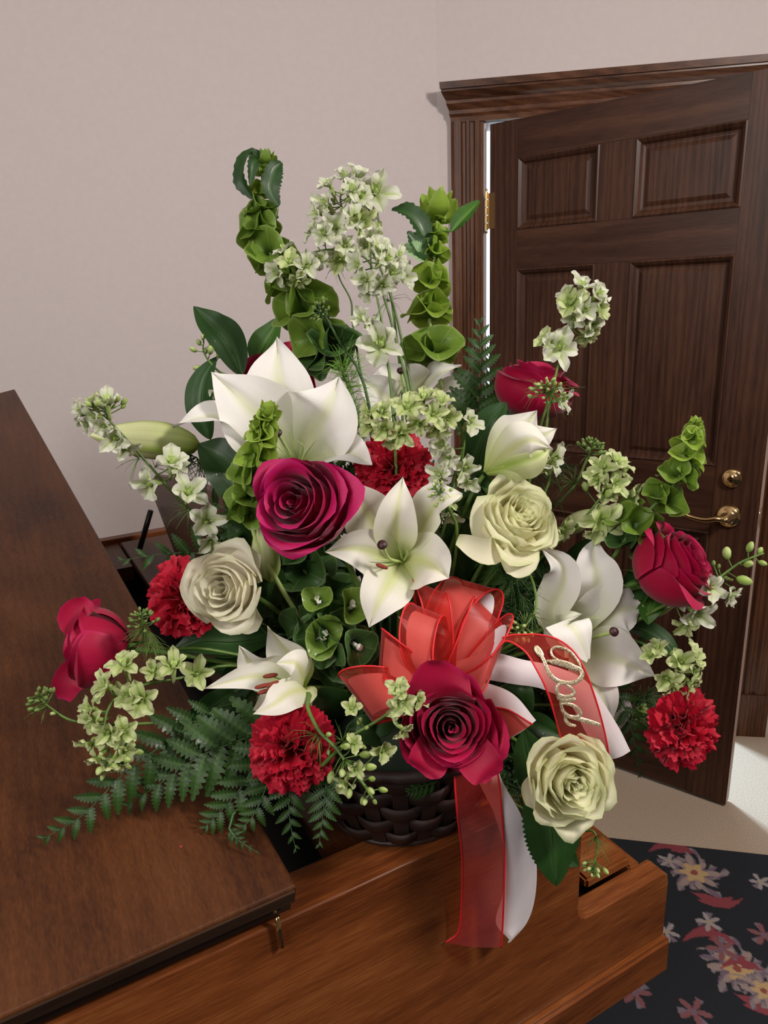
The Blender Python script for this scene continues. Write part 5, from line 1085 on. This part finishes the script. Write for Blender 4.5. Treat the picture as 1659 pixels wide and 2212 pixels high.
# the lettered tail
def dd(y): return .742 - .020 * sin(pi * min(1, max(0, (y - 1372) / 240))) + .00004 * (y - 1372)
La = [(1060, 1420), (1082, 1392), (1096, 1385), (1118, 1395), (1139, 1413), (1160, 1448), (1178, 1484), (1194, 1530), (1212, 1597), (1222, 1660)]
Lb = [(1085, 1378), (1105, 1372), (1130, 1371), (1162, 1371), (1196, 1378), (1226, 1395), (1249, 1420), (1267, 1455), (1283, 1500), (1297, 1546), (1311, 1606), (1322, 1680)]
tail = strip('tail', [P(x, y, dd(y)) for x, y in La], [P(x, y, dd(y)) for x, y in Lb], 'sheer', 60, nu=8)
def z2(x, y): px_, py_ = 1020 + x / 4.366, 1340 + y / 4.366; return P(px_, py_, dd(py_) - .0022)
strokes = [([(592, 240), (612, 275), (650, 330), (680, 385), (700, 440), (735, 510), (785, 560), (850, 585), (930, 592), (1000, 570), (1038, 520), (1020, 465), (960, 440), (880, 415), (800, 392), (735, 385), (690, 385)], 24),
           ([(1036, 505), (1022, 430), (990, 370), (930, 300), (860, 262), (790, 252), (748, 280), (752, 325), (780, 355), (815, 370)], 15),
           ([(735, 390), (820, 400), (920, 430), (1000, 470)], 36), ([(595, 245), (625, 290), (665, 345)], 36),
           ([(880, 590), (820, 605), (798, 650), (812, 700), (870, 722), (935, 712), (962, 685), (935, 640), (885, 605)], 22), ([(806, 680), (822, 735), (870, 750), (930, 748), (978, 745)], 26),
           ([(835, 745), (840, 800), (860, 860), (910, 905), (975, 912), (1022, 892), (1000, 840), (945, 800), (880, 785), (845, 790)], 22), ([(900, 905), (990, 925), (1090, 955), (1160, 975), (1212, 988)], 26), ([(878, 890), (885, 940), (920, 980), (980, 998)], 22)]
for pts_, wd_ in strokes:
    c = curve([z2(*q) for q in pts_], 46); m_ = MB(); hw = wd_ * 1.75 / 4.366 * .742 / F_PX / 2; vs = []
    for j, p in enumerate(c):
        T = (c[min(j + 1, 45)] - c[max(0, j - 1)]).normalized(); S = T.cross(CN).normalized(); t = j / 45; w_ = hw * (.65 + .35 * sin(pi * t)) * min(1, .5 + min(t, 1 - t) * 12)
        vs += [p - S * w_ - CN * .0004, p - S * w_ * .6 + CN * .0005, p + S * w_ * .6 + CN * .0005, p + S * w_ - CN * .0004]
    fs = [(j * 4 + i, (j + 1) * 4 + i, (j + 1) * 4 + i + 1, j * 4 + i + 1) for j in range(45) for i in range(3)]
    m_.add(vs, fs); m_.obj('lettering', M['glitter'], tail, bow_c)
def pl(l): return [P(*q) for q in l]
strip('tail', pl([(980, 1430, .79), (1060, 1410, .785), (1130, 1425, .78), (1200, 1440, .785), (1270, 1475, .79), (1330, 1560, .795), (1362, 1622, .80)]),
      pl([(980, 1460, .79), (1050, 1468, .785), (1110, 1478, .78), (1170, 1488, .785), (1230, 1520, .79), (1270, 1590, .795), (1310, 1642, .80)]), 'satin', 40, wire=False, sag=.004)
strip('tail', pl([(1000, 1470, .79), (1060, 1478, .785), (1112, 1502, .78), (1158, 1556, .785)]), pl([(1000, 1500, .79), (1050, 1540, .785), (1075, 1580, .78), (1085, 1603, .785)]), 'satin', 24, wire=False, sag=.004)
strip('tail', pl([(1010, 1500, .785), (1060, 1525, .78), (1100, 1535, .775), (1150, 1565, .778)]), pl([(1000, 1540, .785), (1040, 1580, .78), (1065, 1600, .775), (1088, 1602, .778)]), 'sheer', 24)
# hanging tails
strip('tail', pl([(985, 1600, .775), (982, 1680, .765), (988, 1760, .775), (998, 1850, .815), (997, 1950, .845), (990, 2012, .858), (963, 2036, .862)]),
      pl([(1060, 1600, .775), (1077, 1680, .765), (1084, 1760, .775), (1090, 1850, .82), (1088, 1950, .85), (1085, 2015, .865), (1082, 2046, .872)]), 'sheer', 50, sag=.003)
strip('tail', pl([(1010, 1610, .785), (1035, 1690, .775), (1070, 1765, .785), (1090, 1850, .83), (1086, 1930, .86), (1071, 1992, .875), (1100, 2030, .880)]),
      pl([(1060, 1600, .785), (1082, 1680, .775), (1128, 1765, .785), (1157, 1850, .835), (1157, 1930, .868), (1140, 1990, .885), (1104, 2034, .885)]), 'satin', 50, wire=False, sag=.004)
